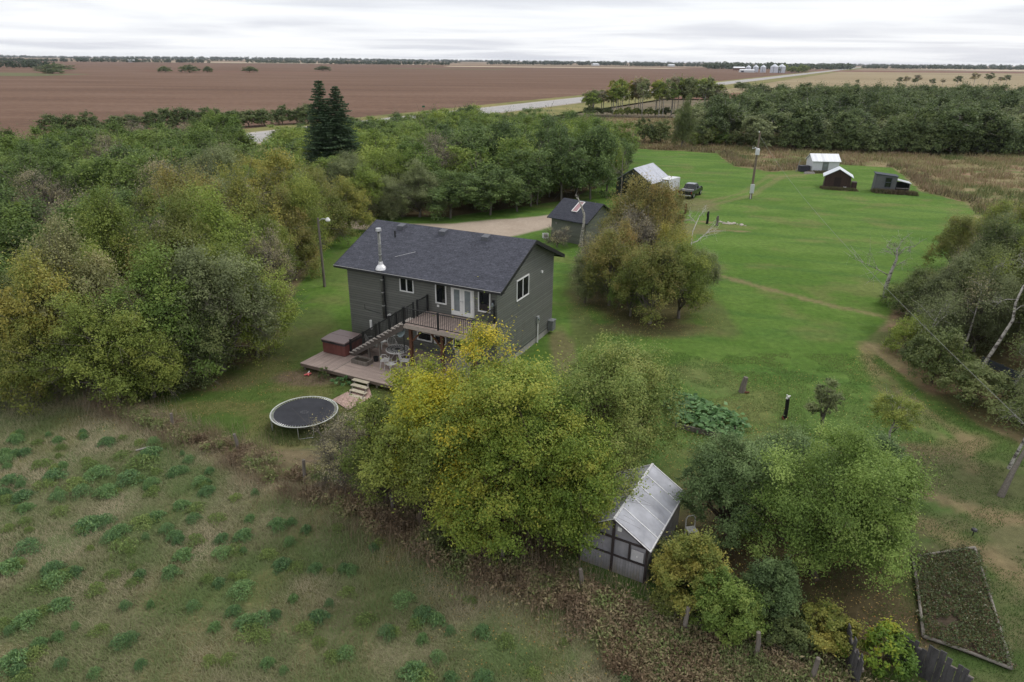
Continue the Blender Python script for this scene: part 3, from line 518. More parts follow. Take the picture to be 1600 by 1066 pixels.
for lst, plc, grp in PLACES:
    for (x, y, h, w, k) in lst:
        key = {'bushd': 'dark', 'bushg': 'green', 'bushy': 'lime', 'twigd': 'dark'}.get(k, k)
        vs = BUSH if k.startswith('bush') else WILL if k == 'twigd' else SPARSE if k == 'twig' else POPL if k == 'darkg' else MAPLE
        col_, kind_ = DESC[k]
        nm = {'maple': 'maple_tree', 'tree': 'bare_tree' if k == 'twig' else 'broadleaf_tree', 'poplar': 'poplar_tree', 'bush': 'bush'}[kind_]
        same = sorted([q for q in lst if q[4] == k], key=lambda q: q[0] / q[1]); lb = '%s %s %s' % (col_, kind_, plc)
        if len(same) > 1: lb += ', ' + ORD[same.index((x, y, h, w, k))] + ' such'
        if (x, y) == (37.7, 158.5): lb = 'tall narrow dark tree standing alone beyond the lawn'
        elif k == 'twigd': lb = 'dark twiggy willow bush left of the lone tall tree, ' + ('the left one' if x < 33 else 'the right one')
        put_tree(RND.choice(vs), nm, x, y, h, w, RND.uniform(0, 6.28), key, lb, 'bush' if kind_ == 'bush' else 'tree', grp)
        taken.append((x, y))
def inside(p, poly):
    c = False; j = len(poly) - 1
    for i in range(len(poly)):
        a, b = poly[i], poly[j]
        if (a[1] > p[1]) != (b[1] > p[1]) and p[0] < (b[0] - a[0]) * (p[1] - a[1]) / (b[1] - a[1]) + a[0]: c = not c
        j = i
    return c
def scatter(poly, sp, seed, own=None, maxn=900, cut=None):
    r_ = random.Random(seed); xs = [p[0] for p in poly]; ys = [p[1] for p in poly]; pts = []
    for _ in range(30000):
        p = (r_.uniform(min(xs), max(xs)), r_.uniform(min(ys), max(ys)))
        if not inside(p, poly) or (cut and not cut(p)): continue
        s2 = (sp * (.8 + .4 * r_.random())) ** 2
        if all((p[0] - q[0]) ** 2 + (p[1] - q[1]) ** 2 > s2 for q in pts) and all((p[0] - q[0]) ** 2 + (p[1] - q[1]) ** 2 > s2 * .8 for q in taken): pts.append(p)
        if len(pts) >= maxn: break
    return pts
infr = lambda p: abs(p[0]) < .83 * p[1] + 6
# wood filling the left, trees smaller further back
for (x, y) in scatter(GROVES['left'], 4.6, 3, cut=lambda p: infr(p) and NRD(p[0], p[1]) > 17 and (p[1] > 84 or p[0] < -18 - .07 * (p[1] - 40))):
    near = y < 75; far_ = y > 88
    k = RND.choice(['yel', 'olive', 'rust', 'lime', 'grey', 'green']) if (x > -.28 * y - 17 and y < 90) else RND.choice(['poplar', 'poplar', 'poplar', 'green', 'darkg'])
    mp_ = k in ('poplar', 'darkg')
    if RND.random() < .09: k = 'twig'; mp_ = False
    zn = ('at the far left edge' if x < -.6 * y else 'near the twin spruces' if x > -.36 * y else 'in its middle') + (', at the back' if y > 100 else ', in front' if y < 62 else '')
    h = RND.uniform(6.0, 8.8) if y < 80 else RND.uniform(5.0, 8.0)
    if x < -.6 * y - 4 and y < 60: h *= .8
    lb = ('%s poplar of the left wood ' % ('dark green' if k == 'darkg' else 'leafy green') if mp_ else '%s %s within the left grove ' % DESC[k]) + zn
    put_tree(RND.choice(SPARSE if k == 'twig' else POPL if (mp_ or far_) else MAPLE), 'poplar_tree' if mp_ else 'maple_tree', x, y, h, RND.uniform(6, 8), RND.uniform(0, 6.28), k, lb, 'tree', 'trees deep in the left hand wood')
for (x, y) in scatter(GROVES['centre'], 5.2, 5):
    if y < 88 or (x < -20 and y < 98): continue
    k = RND.choice(['darkg', 'poplar', 'green', 'lime'] if y > 108 else ['lime', 'green', 'poplar'])
    h = RND.uniform(6.0, 8.6) if y < 128 else RND.uniform(5.8, 7.9)
    if x < -22: h *= .8
    put_tree(RND.choice(POPL), 'poplar_tree', x, y, h, RND.uniform(6.2, 8.2), RND.uniform(0, 6.28), k, {'darkg': 'dark green', 'poplar': 'leafy green', 'green': 'mid green', 'lime': 'bright yellowish green'}[k] + ' poplar in the wood behind the house, ' + ('towards the twin spruces' if x < -12 else 'towards the garage' if x > 8 else 'in the middle') + (', back rows' if y > 130 else ''), 'tree', 'poplars of the wood behind the house')
for (x, y) in scatter(GROVES['right'], 4.6, 7, cut=infr):
    if y < 30 or x < 33: continue
    k = RND.choice(['dark', 'olive', 'grey', 'dark', 'rust']); lb = '%s tree deep in the right edge grove' % DESC[k][0]
    put_tree(RND.choice(MAPLE), 'broadleaf_tree', x, y, RND.uniform(4.5, 6.5), RND.uniform(4.6, 6), RND.uniform(0, 6.28), k, lb, 'tree', 'trees deep in the right edge grove')
def farok(p): return infr(p) and not (p[1] > 255 and p[0] < .315 * p[1])
fp = scatter(GROVES['far'], 9.4, 9, cut=farok, maxn=299)
for (x, y) in fp:
    k = RND.choice(['poplar_far', 'poplar_far', 'poplar_far', 'willow', 'grey' if y < 190 else 'poplar_far'])
    put_tree(RND.choice(FARP), 'aspen_tree', x, y, RND.uniform(5.6, 10.2), RND.uniform(8, 11.5), RND.uniform(0, 6.28), k, ('greyish' if k == 'grey' else 'dull green' if k == 'willow' else 'dark green') + ' aspen in the far wood beyond the sheds, ' + ('left end' if x < .36 * y else 'left part' if x < .45 * y else 'right end' if x > .7 * y else 'right part' if x > .58 * y else 'middle part') + (', front rows' if y < 200 else ', back rows' if y > 270 else ', middle rows'), 'tree', 'aspens of the far wood beyond the sheds')
# dark willow thicket in front of the far wood
for i in range(34):
    t = i / 33; x = 62 + 66 * t; y = 157.5 + (-5 * math.sin(t * 3.1)) + 12 * max(0, t - .65) + (i % 2) * 4 + RND.uniform(-1, 1)
    put_tree(RND.choice(WILL), 'willow_bush', x, y, RND.uniform(4.2, 6.2), RND.uniform(5.5, 7.5), RND.uniform(0, 6.28), 'willow', 'dense green willow bush at the far wood edge, ' + ('left end' if t < .25 else 'behind the white shed' if t < .5 else 'behind the grey shed' if t < .75 else 'right end') + (', back row' if i % 2 else ', front row'), 'bush', 'willow bushes before the far wood')
for i in range(9):
    x = 42 + 2.3 * i; y = 166 + RND.uniform(-2, 2)
    put_tree(RND.choice(WILL), 'willow_bush', x, y, RND.uniform(2.6, 4), RND.uniform(3.6, 5), RND.uniform(0, 6.28), RND.choice(['olive', 'green', 'dark']), 'small mixed green bush between the lone tree and the willow thicket', 'bush', 'small bushes beside the lone tree')
for i in range(36):
    t = i / 35; x = 26 + 45 * t + RND.uniform(-1.5, 1.5); y = 268 - 4 * t + RND.uniform(-9, 8); h = 9 + 3.2 * math.sin(t * 2.2) + RND.uniform(-1.6, 1)
    put_tree(RND.choice(ASPEN), 'aspen_tree', x, y, h if t > .2 else h * .85, RND.uniform(4.6, 6.4) * (1.35 if t > .8 else 1), RND.uniform(0, 6.28), RND.choice(['olive', 'lime', 'yel', 'twig', 'poplar', 'grey']), ('left end' if t < .25 else 'left middle' if t < .5 else 'right middle' if t < .75 else 'right end') + ' aspen with pale trunk in the row beside the highway', 'tree', 'aspens in a row beside the highway')
for i in range(14):
    x = 27 + 3.6 * i; y = 262 + RND.uniform(-3, 3)
    put_tree(RND.choice(WILL), 'willow_bush', x, y, RND.uniform(2, 3.4), RND.uniform(4, 6), RND.uniform(0, 6.28), RND.choice(['olive', 'willow', 'green']), 'low bush at the foot of the aspen row', 'bush', 'low bushes under the aspen row')
for i in range(16):
    t = i / 15; x = -114 + 52 * t; y = 176 + 40 * t + RND.uniform(-2, 2)
    put_tree(RND.choice(WILL), 'willow_bush', x, y, RND.uniform(3.6, 5.4), RND.uniform(6, 8), RND.uniform(0, 6.28), 'willow', ('left' if t < .3 else 'right' if t > .7 else 'middle') + ' part bush in the row at the near edge of the brown field', 'bush', 'bushes along the brown field edge')

# near hero trees, each with a crown of its own
def hero(name, x, y, h, w, key, label, seed, leaf, nleaf, cat='tree', z0=.15, nlobe=80, ntuft=16, tr=.16, **k):
    v = make_variant(seed, w, h, z0, nlobe, ntuft, nleaf, leaf, tr=tr, **k)
    return put_tree(v, name, x, y, h, w, 0, key, label, cat)
KB = dict(multi=3, shape='round', nl=30, twigs=8, twr=.009, fork=.2, lobe_r=.15)
hero('ash_tree', -3.2, 24.8, 6.6, 4.8, 'gold', 'golden yellow ash right in front of the house deck, left of the greener crowns', 301, .105, 60000, **KB)
hero('ash_tree', -1.0, 23.4, 8.3, 5.6, 'mainy', 'large ash with yellow patches, middle of the foreground clump', 302, .10, 75000, **KB)
hero('ash_tree', 1.3, 22.2, 7.9, 5.6, 'main', 'large green ash nearest the camera in the foreground clump', 303, .10, 85000, **KB)
hero('ash_tree', 3.4, 25.1, 7.2, 6.0, 'mainp', 'pale green ash overhanging the greenhouse roof', 304, .10, 60000, **KB)
hero('ash_tree', 5.4, 28.0, 5.9, 4.9, 'mainp', 'pale green ash at the right end of the foreground clump beside the rhubarb', 305, .105, 45000, **KB)
hero('maple_tree', -5.4, 24.4, 5.2, 3.2, 'olive', 'thin olive maple at the left end of the foreground clump', 306, .10, 14000, nlobe=34, shape='round', nl=30, twigs=12, twr=.011, fork=.2)
hero('bare_shrub', -7.6, 26.4, 3.7, 3.4, 'twig', 'nearly bare grey shrub beside the trampoline', 307, .08, 4500, cat='shrub', nlobe=26, z0=0, shape='round', nl=26, twigs=18, twr=.010, fork=.12, tr=.07, bark=BARKG)
hero('maple_tree', -3.6, 23.3, 5.4, 4.2, 'olive', 'shorter olive maple low in front of the golden ash', 308, .10, 30000, **KB)
hero('ash_tree', -.6, 21.6, 5.8, 4.4, 'main', 'lower green ash at the foot of the foreground clump over brown weeds', 309, .10, 42000, **KB)
hero('ash_tree', 2.6, 22.2, 5.6, 3.8, 'main', 'low green ash pressed against the greenhouse left side', 310, .10, 36000, **KB)
hero('apple_tree', 11.5, 20.5, 6.0, 5.8, 'apple', 'large bright green apple tree at lower right', 320, .085, 85000, z0=.3, shape='dome', lobe_r=.15, multi=4, nl=20, twigs=5, twr=.01, fork=.15)
hero('apple_tree', 14.0, 21.6, 4.5, 3.4, 'apple', 'smaller green apple tree beside the raised vegetable bed', 321, .10, 26000, z0=.2, nlobe=36, shape='dome', nl=12, twigs=4, twr=.01, fork=.15)
hero('plum_tree', 8.9, 22.9, 4.7, 4.0, 'bluegreen', 'blue green spreading plum tree between greenhouse and apple tree', 322, .085, 52000, z0=.1, nlobe=44, shape='dome', nl=20, twigs=9, twr=.009, fork=.15)
hero('plum_tree', 12.2, 24.9, 3.6, 4.2, 'bluegreen', 'blue green plum tree behind the apple tree', 323, .085, 34000, z0=.1, nlobe=36, shape='dome', nl=12, twigs=4, twr=.009, fork=.15)
hero('plum_tree', 15.3, 24.4, 3.9, 2.9, 'bluegreen', 'blue green plum tree to the right of the apple tree', 324, .085, 20000, z0=.1, nlobe=30, shape='dome', nl=12, twigs=4, twr=.009, fork=.15)
hero('sapling', 16.1, 31.2, 3.3, 1.7, 'grey', 'slim grey green sapling on the lawn, left one of two', 325, .08, 9000, z0=.9, nlobe=20, shape='round', nl=10, twigs=4, twr=.008, fork=.4, tr=.07, bark=BARKG)
hero('birch_sapling', 19.1, 30.0, 3.1, 2.7, 'olive', 'olive crowned young birch with white trunk on the lawn', 326, .08, 9000, z0=1.3, nlobe=22, shape='round', nl=10, twigs=4, twr=.008, fork=.55, tr=.06, bark=BIRCH)
for i, (x, y, h, w, k, lb) in enumerate([(6.4, 18.9, 3.0, 3.0, 'yel', 'yellow green bush in front of the greenhouse side'), (7.3, 17.9, 2.3, 2.7, 'green', 'dull green bush nearest the weedy fence line'), (9.1, 18.6, 2.3, 2.2, 'bluegreen', 'dark blue green bush left of the bare earth'),
        (6.1, 20.5, 1.7, 1.8, 'dark', 'low dark bush against the greenhouse corner'), (10.5, 17.3, 1.4, 2.0, 'yel', 'small yellow green bush beside the weathered plank fence'), (9.3, 17.2, 1.1, 1.8, 'dark', 'low dark bush between the fence posts'), (5.6, 18.6, 1.2, 1.4, 'rust', 'small rusty bush at the greenhouse front corner')]):
    hero('bush', x, y, h, w, k, lb, 340 + i, .085, int(5200 * w * h), cat='bush', z0=0, nlobe=26, ntuft=14, shape='dome', nl=12, twigs=5, twr=.007, fork=.12, tr=.05)
hero('vine', 11.9, 16.3, 1.5, 2.4, 'vine', 'bright yellow green vine climbing over the weathered plank fence', 350, .11, 5000, cat='vine', z0=0, nlobe=22, ntuft=10, shape='dome', nl=8, twigs=3, twr=.006, fork=.1, tr=.03)
hero('shrub', -11.35, 37.3, .8, .7, 'dark', 'small rounded dark shrub at the corner of the ground deck', 351, .05, 2600, cat='shrub', z0=0, nlobe=10, ntuft=8, shape='round', nl=4, twigs=2, twr=.004, fork=.1, tr=.02)
hero('garden_plant', -10.2, 36.6, .5, 1.2, 'leafy', 'leafy green plants along the front edge of the ground deck', 352, .10, 1600, cat='plant', z0=0, nlobe=10, ntuft=8, shape='dome', nl=4, twigs=2, twr=.004, fork=.1, tr=.02)
hero('shrub', -4.7, 33.4, 2.4, 2.0, 'rust', 'reddish brown shrub beside the patio table', 353, .07, 7000, cat='shrub', z0=0, nlobe=16, ntuft=10, shape='round', nl=10, twigs=6, twr=.007, fork=.2, tr=.04)
hero('bare_shrub', -1.0, 35.8, 2.6, 2.4, 'twig', 'bare twiggy shrub at the right end under the raised deck', 354, .06, 1500, cat='shrub', z0=0, nlobe=16, ntuft=10, shape='round', nl=14, twigs=14, twr=.008, fork=.2, tr=.04, bark=BARKG)
hero('bare_shrub', 4.6, 69.5, 2.2, 3.0, 'twig', 'grey leafless shrub in front of the small shingled shed', 355, .10, 1500, cat='shrub', z0=0, nlobe=16, ntuft=10, shape='round', nl=16, twigs=14, twr=.014, fork=.2, tr=.05, bark=BARKG)

# spruces
def spruce(x, y, h, w, label, seed):
    rng = np.random.default_rng(seed); P = []; NN = []; T = []
    mb = MB(); mb.tube([(0, 0, -.2), (0, 0, h * .5), (0, 0, h * .99)], [.22, .13, .02], 7)
    for zf in np.arange(.05, .985, .022):
        r_ = w / 2 * (1 - zf) ** .6 * rng.uniform(.85, 1.1); nb = int(11 + 12 * (1 - zf))
        for b in range(nb):
            a = rng.uniform(0, 6.283); rr = max(.18, r_ * rng.uniform(.72, 1.1)); m_ = int(26 * rr) + 14
            t = rng.uniform(.1, 1, m_); droop = -.18 * rr * t + .16 * rr * t ** 2.5
            d = np.array([math.cos(a), math.sin(a)]); sp = (rng.normal(size=m_) * .17 * rr * (1.1 - t * .7))
            P.append(np.stack([d[0] * rr * t - d[1] * sp, d[1] * rr * t + d[0] * sp, np.full(m_, zf * h) + droop + rng.normal(size=m_) * .05], -1))
            NN.append(unit(np.array([0, 0, 1.]) + rng.normal(size=(m_, 3)) * .5)); T.append(np.full(m_, .5 + rng.normal() * .12) + rng.normal(size=m_) * .1)
            mb.tube([(0, 0, zf * h), (d[0] * rr * .8, d[1] * rr * .8, zf * h - .1 * rr)], [.03, .01], 3, False)
    P = np.concatenate(P); NN = np.concatenate(NN); T = np.clip(np.concatenate(T), 0, 1)
    V, F = diamonds(P, NN, .34 * rng.uniform(.7, 1.2, len(P)), .42, rng)
    o = empty('spruce_tree', (x, y, 0), 0, label, 'tree', 'tall twin spruces')
    link('crown', npmesh('crown', V, F, [LM['spruce']], False, {'tint': ('FLOAT', np.repeat(T, 4))}), o); link('trunk', mesh_of(mb, 'trunk', [DARKBARK]), o)
spruce(-28.1, 104.5, 15.3, 8.8, 'tall dark spruce, the left and taller of the twin spruces', 1)
spruce(-26.0, 105.4, 14.5, 9.0, 'tall dark spruce, the right and shorter of the twin spruces', 2)
tr_ = leaf_mat('dark_juniper', L3((.04, .06, .03), (.06, .09, .04), (.09, .12, .06)))

# white-barked and dead trees
def birch(name, pts, r0, label, branches, bark=BIRCH, nleaf=0, key='grey', seed=1):
    rng = np.random.default_rng(seed); o = empty(name, (pts[0][0], pts[0][1], 0), 0, label, 'tree')
    b = np.array(pts[0], float); P = [np.array(p) - b for p in pts]
    mb = MB(); n = len(P); mb.tube([P[0] - np.array([0, 0, .3])] + P, [r0 * 1.2] + [r0 * (1 - .75 * i / (n - 1)) for i in range(n)], 8)
    ends = []
    for (f, dx, dy, dz, r_) in branches:
        k = f * (n - 1); i = min(int(k), n - 2); s = P[i] + (P[i + 1] - P[i]) * (k - i); e = s + np.array([dx, dy, dz]); m_ = (s + e) / 2 + rng.normal(size=3) * .12 * np.linalg.norm(e - s)
        mb.tube([s, m_, e], [r_, r_ * .7, r_ * .3], 6); ends += [m_, e]
        for q in range(9):
            s2 = s + (e - s) * rng.uniform(.3, 1); e2 = s2 + (unit((e - s)[None])[0] * .6 + rng.normal(size=3) * .55) * np.linalg.norm(e - s) * .5
            mb.tube([s2, (s2 + e2) / 2 + rng.normal(size=3) * .05, e2], [r_ * .35, r_ * .25, r_ * .1], 4, False); ends.append(e2)
            for z_ in range(3):
                s3 = s2 + (e2 - s2) * rng.uniform(.3, 1); mb.tube([s3, s3 + rng.normal(size=3) * .25 * np.linalg.norm(e - s)], [r_ * .16, r_ * .06], 3, False)
    link('trunk', mesh_of(mb, 'trunk', [bark]), o)
    if nleaf:
        E_ = np.array(ends); k = rng.integers(0, len(E_), nleaf); p = E_[k] + rng.normal(size=(nleaf, 3)) * .35
        V, F = diamonds(p, unit(rng.normal(size=(nleaf, 3)) + np.array([0, 0, .8])), .1 * rng.uniform(.7, 1.2, nleaf), .6, rng)
        link('crown', npmesh('crown', V, F, [LM[key]], False, {'tint': ('FLOAT', np.repeat(np.clip(rng.normal(.5, .15, nleaf), 0, 1), 4))}), o)
birch('birch_tree', [(28.9, 38.5, 0), (29.3, 38.6, 1.2), (30.0, 38.9, 2.5), (30.6, 39.2, 3.6), (30.6, 39.4, 4.6), (31.0, 39.7, 5.6), (32.2, 40, 6.6), (32.9, 40, 7.4)], .12, 'big white barked birch with scarred trunk in the right edge grove', [(.95, .5, .5, .9, .05), (.8, -.9, .4, .9, .05), (.6, -1.2, 0, -.2, .03), (.7, 1.2, .4, .8, .05), (.5, 1.3, -.3, .6, .04)], nleaf=1600, seed=3)
birch('dead_tree', [(30.4, 53.0, 0), (30.3, 53, 1.3), (30.4, 53, 2.4), (30.7, 53.1, 3.6), (30.5, 53.1, 4.5)], .21, 'dead grey leafless tree standing at the front of the right edge grove', [(.8, 1.4, .2, .8, .05), (.75, -.9, .3, .9, .05), (.45, -2.2, .4, 1.0, .05), (.9, .3, 0, 1.1, .04), (.85, -.6, -.3, 1.0, .04), (.6, .9, -.4, .9, .03)], bark=BIRCH, seed=4)
birch('birch_tree', [(29.9, 41.8, 0), (30.1, 41.9, 1.4), (30.2, 42, 2.8), (30.2, 42, 4.3)], .09, 'thin upright pale birch left of the big scarred birch', [(.8, .5, .3, .9, .03), (.7, -.5, .3, .8, .03), (.95, 0, .2, .9, .03)], nleaf=900, key='twig', seed=5)
birch('birch_tree', [(24.0, 28.2, 0), (24.4, 28.4, 1.1), (24.8, 28.6, 2.2), (25.4, 28.8, 3.6), (25.8, 29, 5)], .085, 'black and white birch trunk at the right edge of the lawn', [(.5, -.9, .2, .4, .04), (.8, .6, .2, .7, .04), (.7, -.5, .5, .8, .04)], nleaf=2600, key='dark', seed=6)
birch('leaning_tree', [(22.1, 25.9, 0), (22.7, 26.4, 1.0), (23.5, 27, 2.0), (24.6, 27.6, 3.2)], .15, 'grey leaning trunk at the right edge below the birch', [(.8, .4, .3, .9, .05), (.95, .7, .2, .6, .04)], bark=BARKG, nleaf=900, key='dark', seed=7)
birch('birch_tree', [(28.6, 35.0, 0), (28.7, 35.2, 1.1), (29.2, 35.3, 2.4), (29.6, 35.5, 4.2)], .11, 'short pale birch trunk behind the dark board fence', [(.8, .5, .3, .9, .04), (.7, -.5, .3, .8, .03)], nleaf=1800, key='dark', seed=8)
birch('dead_tree', [(13.4, 55.5, 0), (14.0, 56, 1.4), (14.6, 56.4, 2.4), (15.2, 57, 3.6), (15.3, 57.4, 4.6), (15.8, 57.6, 6.0)], .1, 'crooked white dead birch rising beside the autumn clump', [(.62, 1.4, .4, .9, .06), (.97, .5, 0, .8, .03), (.9, -.7, .2, .7, .03)], seed=9, bark=mat('white_bark', (.55, .53, .49), .8, noise=.25, scale=10))
birch('birch_tree', [(7.1, 69.9, 0), (7.15, 69.9, 1.2), (7.3, 69.9, 2.4), (7.3, 70.0, 3.4), (6.95, 70.1, 4.3), (6.6, 70.3, 5.0)], .2, 'leaning mottled white birch trunk against the small shingled shed', [(.95, -.3, .2, .5, .04)], seed=10)
for x, y, h in ((12.8, 83, 7.5), (3.2, 92, 7.5), (-5, 90, 6.5)):
    birch('dead_tree', [(x, y, 0), (x + .2, y, h * .5), (x + .1, y, h)], .1, {12.8: 'pale dead stem in front of the garage trees', 3.2: 'pale dead snag among the dark centre poplars', -5: 'shorter pale snag left among the centre bushes'}[x], [(.8, .7, .1, 1, .04), (.7, -.8, .1, .9, .04), (.95, .2, 0, .9, .03)], bark=BARKG, seed=int(h * 10 + y))

# ------------------------------------------------------------ low vegetation
def clump_mesh(seed, n, r_, h, leaf, wr=.28, up=.5):
    rng = np.random.default_rng(seed); a = rng.uniform(0, 6.283, n); q = np.sqrt(rng.uniform(0, 1, n)) * r_
    lob = 1 + .25 * np.sin(a * 3 + seed) + .15 * np.sin(a * 5 + 2 * seed); q *= lob * rng.uniform(.8, 1.25, n)
    z = h * (1 - (q / (r_ * 1.4)) ** 2) * rng.uniform(.25, 1, n)
    p = np.stack([np.cos(a) * q, np.sin(a) * q, z + .02], -1); nn = unit(rng.normal(size=(n, 3)) * .8 + np.stack([np.cos(a) * .3, np.sin(a) * .3, np.full(n, up)], -1))
    V, F = diamonds(p, nn, leaf * rng.uniform(.6, 1.3, n), wr, rng)
    return npmesh('weed_clump', V, F, [LM['weed']], False, {'tint': ('FLOAT', np.repeat(np.clip(rng.normal(.5, .2, n), 0, 1), 4))})
WC = [clump_mesh(400 + i, (1000, 600, 800, 520, 900)[i], .52, (.44, .34, .40, .32, .5)[i], (.13, .12, .15, .12, .11)[i]) for i in range(5)]
WC[3].materials[0] = LM['weed_yellowish']; WC[1].materials[0] = LM['weed_yellowish']
WEEDS = [(-24.9,29.8,0.7),(-22.2,27.6,0.8),(-23.7,28.6,0.54),(-22.2,29.1,0.55),(-24.1,27.9,0.67),(-22.7,26.2,0.76),(-17.6,27.7,1.33),(-17.6,28.7,0.82),(-18.9,28.4,0.81),(-17.4,26.4,1.03),(-19.1,26.8,1.04),(-19.7,26.0,0.89),(-21.0,26.6,0.9),(-21.0,25.9,0.88),(-19.0,25.4,0.75),(-17.9,25.4,0.87),(-22.0,24.7,0.73),(-21.4,25.0,0.74),(-19.1,24.0,0.71),(-19.8,25.0,0.61),(-16.3,26.1,0.64),(-15.9,25.4,0.62),(-17.3,23.1,1.04),(-17.5,22.9,0.69),(-16.8,23.3,0.7),(-15.9,22.7,0.68),(-15.2,23.3,0.93),(-14.9,23.7,0.59),(-15.3,21.8,1.0),(-16.0,22.3,0.67),(-20.2,29.6,0.7),(-19.8,27.5,0.66),(-14.2,24.5,0.6),(-13.5,24.3,0.72),(-14.0,22.8,0.57),(-13.5,22.4,0.56),(-12.6,22.2,0.67),(-12.7,21.3,0.65),(-12.3,23.6,0.7),(-14.1,26.2,0.64),(-13.5,25.5,0.62),(-12.1,25.1,0.49),(-10.8,22.5,0.68),(-10.8,21.6,0.77),(-11.2,21.4,0.66),(-9.6,23.2,0.7),(-9.4,21.4,0.65),(-8.7,20.8,0.64),(-8.1,20.7,0.64),(-8.8,22.1,0.45),(-12.7,20.3,0.63),(-11.2,20.0,0.47),(-10.7,19.8,0.41),(-10.0,20.2,0.52),(-9.7,19.4,0.81),(-9.6,18.4,0.49),(-15.0,19.4,0.66),(-18.9,20.5,0.84),(-18.8,20.7,0.64),(-18.9,21.6,0.88),(-17.2,20.4,0.74),(-16.6,20.1,0.73),(-16.3,20.3,0.52),(-17.0,19.5,0.81),(-16.7,19.8,0.82),(-16.5,17.9,0.77),(-16.2,18.3,0.58),(-15.8,18.6,0.69),(-13.8,17.5,0.57),(-12.8,17.0,0.55),(-15.0,17.2,0.37),(-15.3,16.5,0.63),(-15.8,16.2,0.81),(-15.1,15.6,0.7),(-13.5,18.6,0.35),(-11.7,16.1,0.36),(-9.6,16.3,0.45),(-10.0,17.7,0.38),(-8.7,17.5,0.85),(-8.5,18.0,0.67),(-9.0,17.9,0.67),(-8.3,17.3,0.65),(-13.8,20.2,0.42),(-14.3,20.6,0.37),(-11.1,18.6,0.44),(-7.7,16.2,0.4),(-5.7,16.5,0.54),(-15.6,27.1,0.65),(-5.9,19.4,0.56),(-3.8,19.0,0.7),(-3.0,18.3,0.73),(-3.2,17.9,0.57),(-2.5,18.1,0.58),(-5.0,18.1,0.67),(-4.1,17.5,0.57),(-0.9,17.6,0.52),(-0.1,17.2,0.6),(-3.0,15.9,0.8),(-2.7,15.8,0.7),(-2.3,16.5,0.45),(-0.8,15.7,0.61),(0.8,15.9,0.53),(3.7,15.8,0.44),(1.8,17.2,0.33),(-2.0,17.6,0.33),(-1.8,15.7,0.44),(-6.9,17.7,0.57),(-6.6,18.2,0.58),(-6.3,17.1,0.46),(-5.3,16.6,0.55)]
_r = random.Random(77)
extra = []
for _ in range(190):
    x = _r.uniform(-26, -1); y = _r.uniform(15.5, 31)
    if y < FEN(x) - 1.2 and _r.random() < (.35 + .045 * (y - 14)): extra.append((x, y, _r.uniform(.22, .55)))
for i, (x, y, d_) in enumerate(WEEDS + extra):
    o = link('weed_clump', WC[i % 5]); o.location = (x, y, 0); o.scale = (d_ * 1.12, d_ * .98, .62 + .45 * d_); o.rotation_euler = (0, 0, _r.uniform(0, 6.28))
    tag(o, ('very large' if d_ > .88 else 'large' if d_ > .74 else 'tiny' if d_ < .36 else 'small' if d_ < .55 else 'medium') + ' weed clump in the pasture, ' + ('at the left frame edge' if x < -.78 * y else 'below the foreground trees' if x > -.3 * y else 'left part' if x < -.6 * y else 'middle part') + (', by the bottom edge' if y < 17.6 else ', near the fence line' if y > FEN(x) - 4.5 else ''), 'weed', 'green weed clumps scattered over the pasture')
def blades(pos, h, w, rng, lean=.4):
    n = len(pos); a = rng.uniform(0, 6.283, n); d = np.stack([np.cos(a), np.sin(a), np.zeros(n)], -1); s = np.stack([-np.sin(a), np.cos(a), np.zeros(n)], -1)
    h = h * rng.uniform(.5, 1.2, n)[:, None]; w = np.broadcast_to(w, (n,))[:, None]
    tip = pos + np.array([0, 0, 1]) * h + d * h * lean * rng.uniform(.2, 1.6, n)[:, None]
    V = np.stack([pos - s * w, pos + s * w, tip], 1).reshape(-1, 3); return V, np.arange(3 * n).reshape(-1, 3)
def grass_patch(name, pos, h, w, stops, label, seed, lean=.5, ovar=0, tscale=1., leafy=0):
    rng = np.random.default_rng(seed)
    if leafy:
        q = pos + rng.normal(size=pos.shape) * np.array([.06, .06, 0]); q[:, 2] = (np.ones((len(pos), 1)) * h * rng.uniform(.1, 1, (len(pos), 1)) ** .8)[:, 0]
        V, F = diamonds(q, unit(rng.normal(size=q.shape) * .9 + np.array([0, 0, .5])), leafy * rng.uniform(.5, 1.4, len(q)), .38, rng)
        tint = np.clip(fbm(pos[:, 0] / 1.1, pos[:, 1] / 1.1, seed, 3) * 1.6 - .3 + rng.normal(0, .13, len(pos)), 0, 1)
        m_ = leaf_mat(name + '_leafage', stops, .85, .2, 0)
        return tag(link(name, npmesh(name, V, F, [m_], False, {'tint': ('FLOAT', np.repeat(tint, 4))})), label, None, None, 'stuff')
    V, F = blades(pos, h, w, rng, lean)
    tint = np.clip(fbm(pos[:, 0] / 1.7 * tscale, pos[:, 1] / 1.7 * tscale, seed, 3) * 1.5 - .25 + rng.normal(0, .13, len(pos)), 0, 1)
    m_ = leaf_mat(name + '_blades', stops, .8, .2, ovar)
    return tag(link(name, npmesh(name, V, F, [m_], False, {'tint': ('FLOAT', np.repeat(tint, 3))})), label, None, None, 'stuff')
rng0 = np.random.default_rng(5)
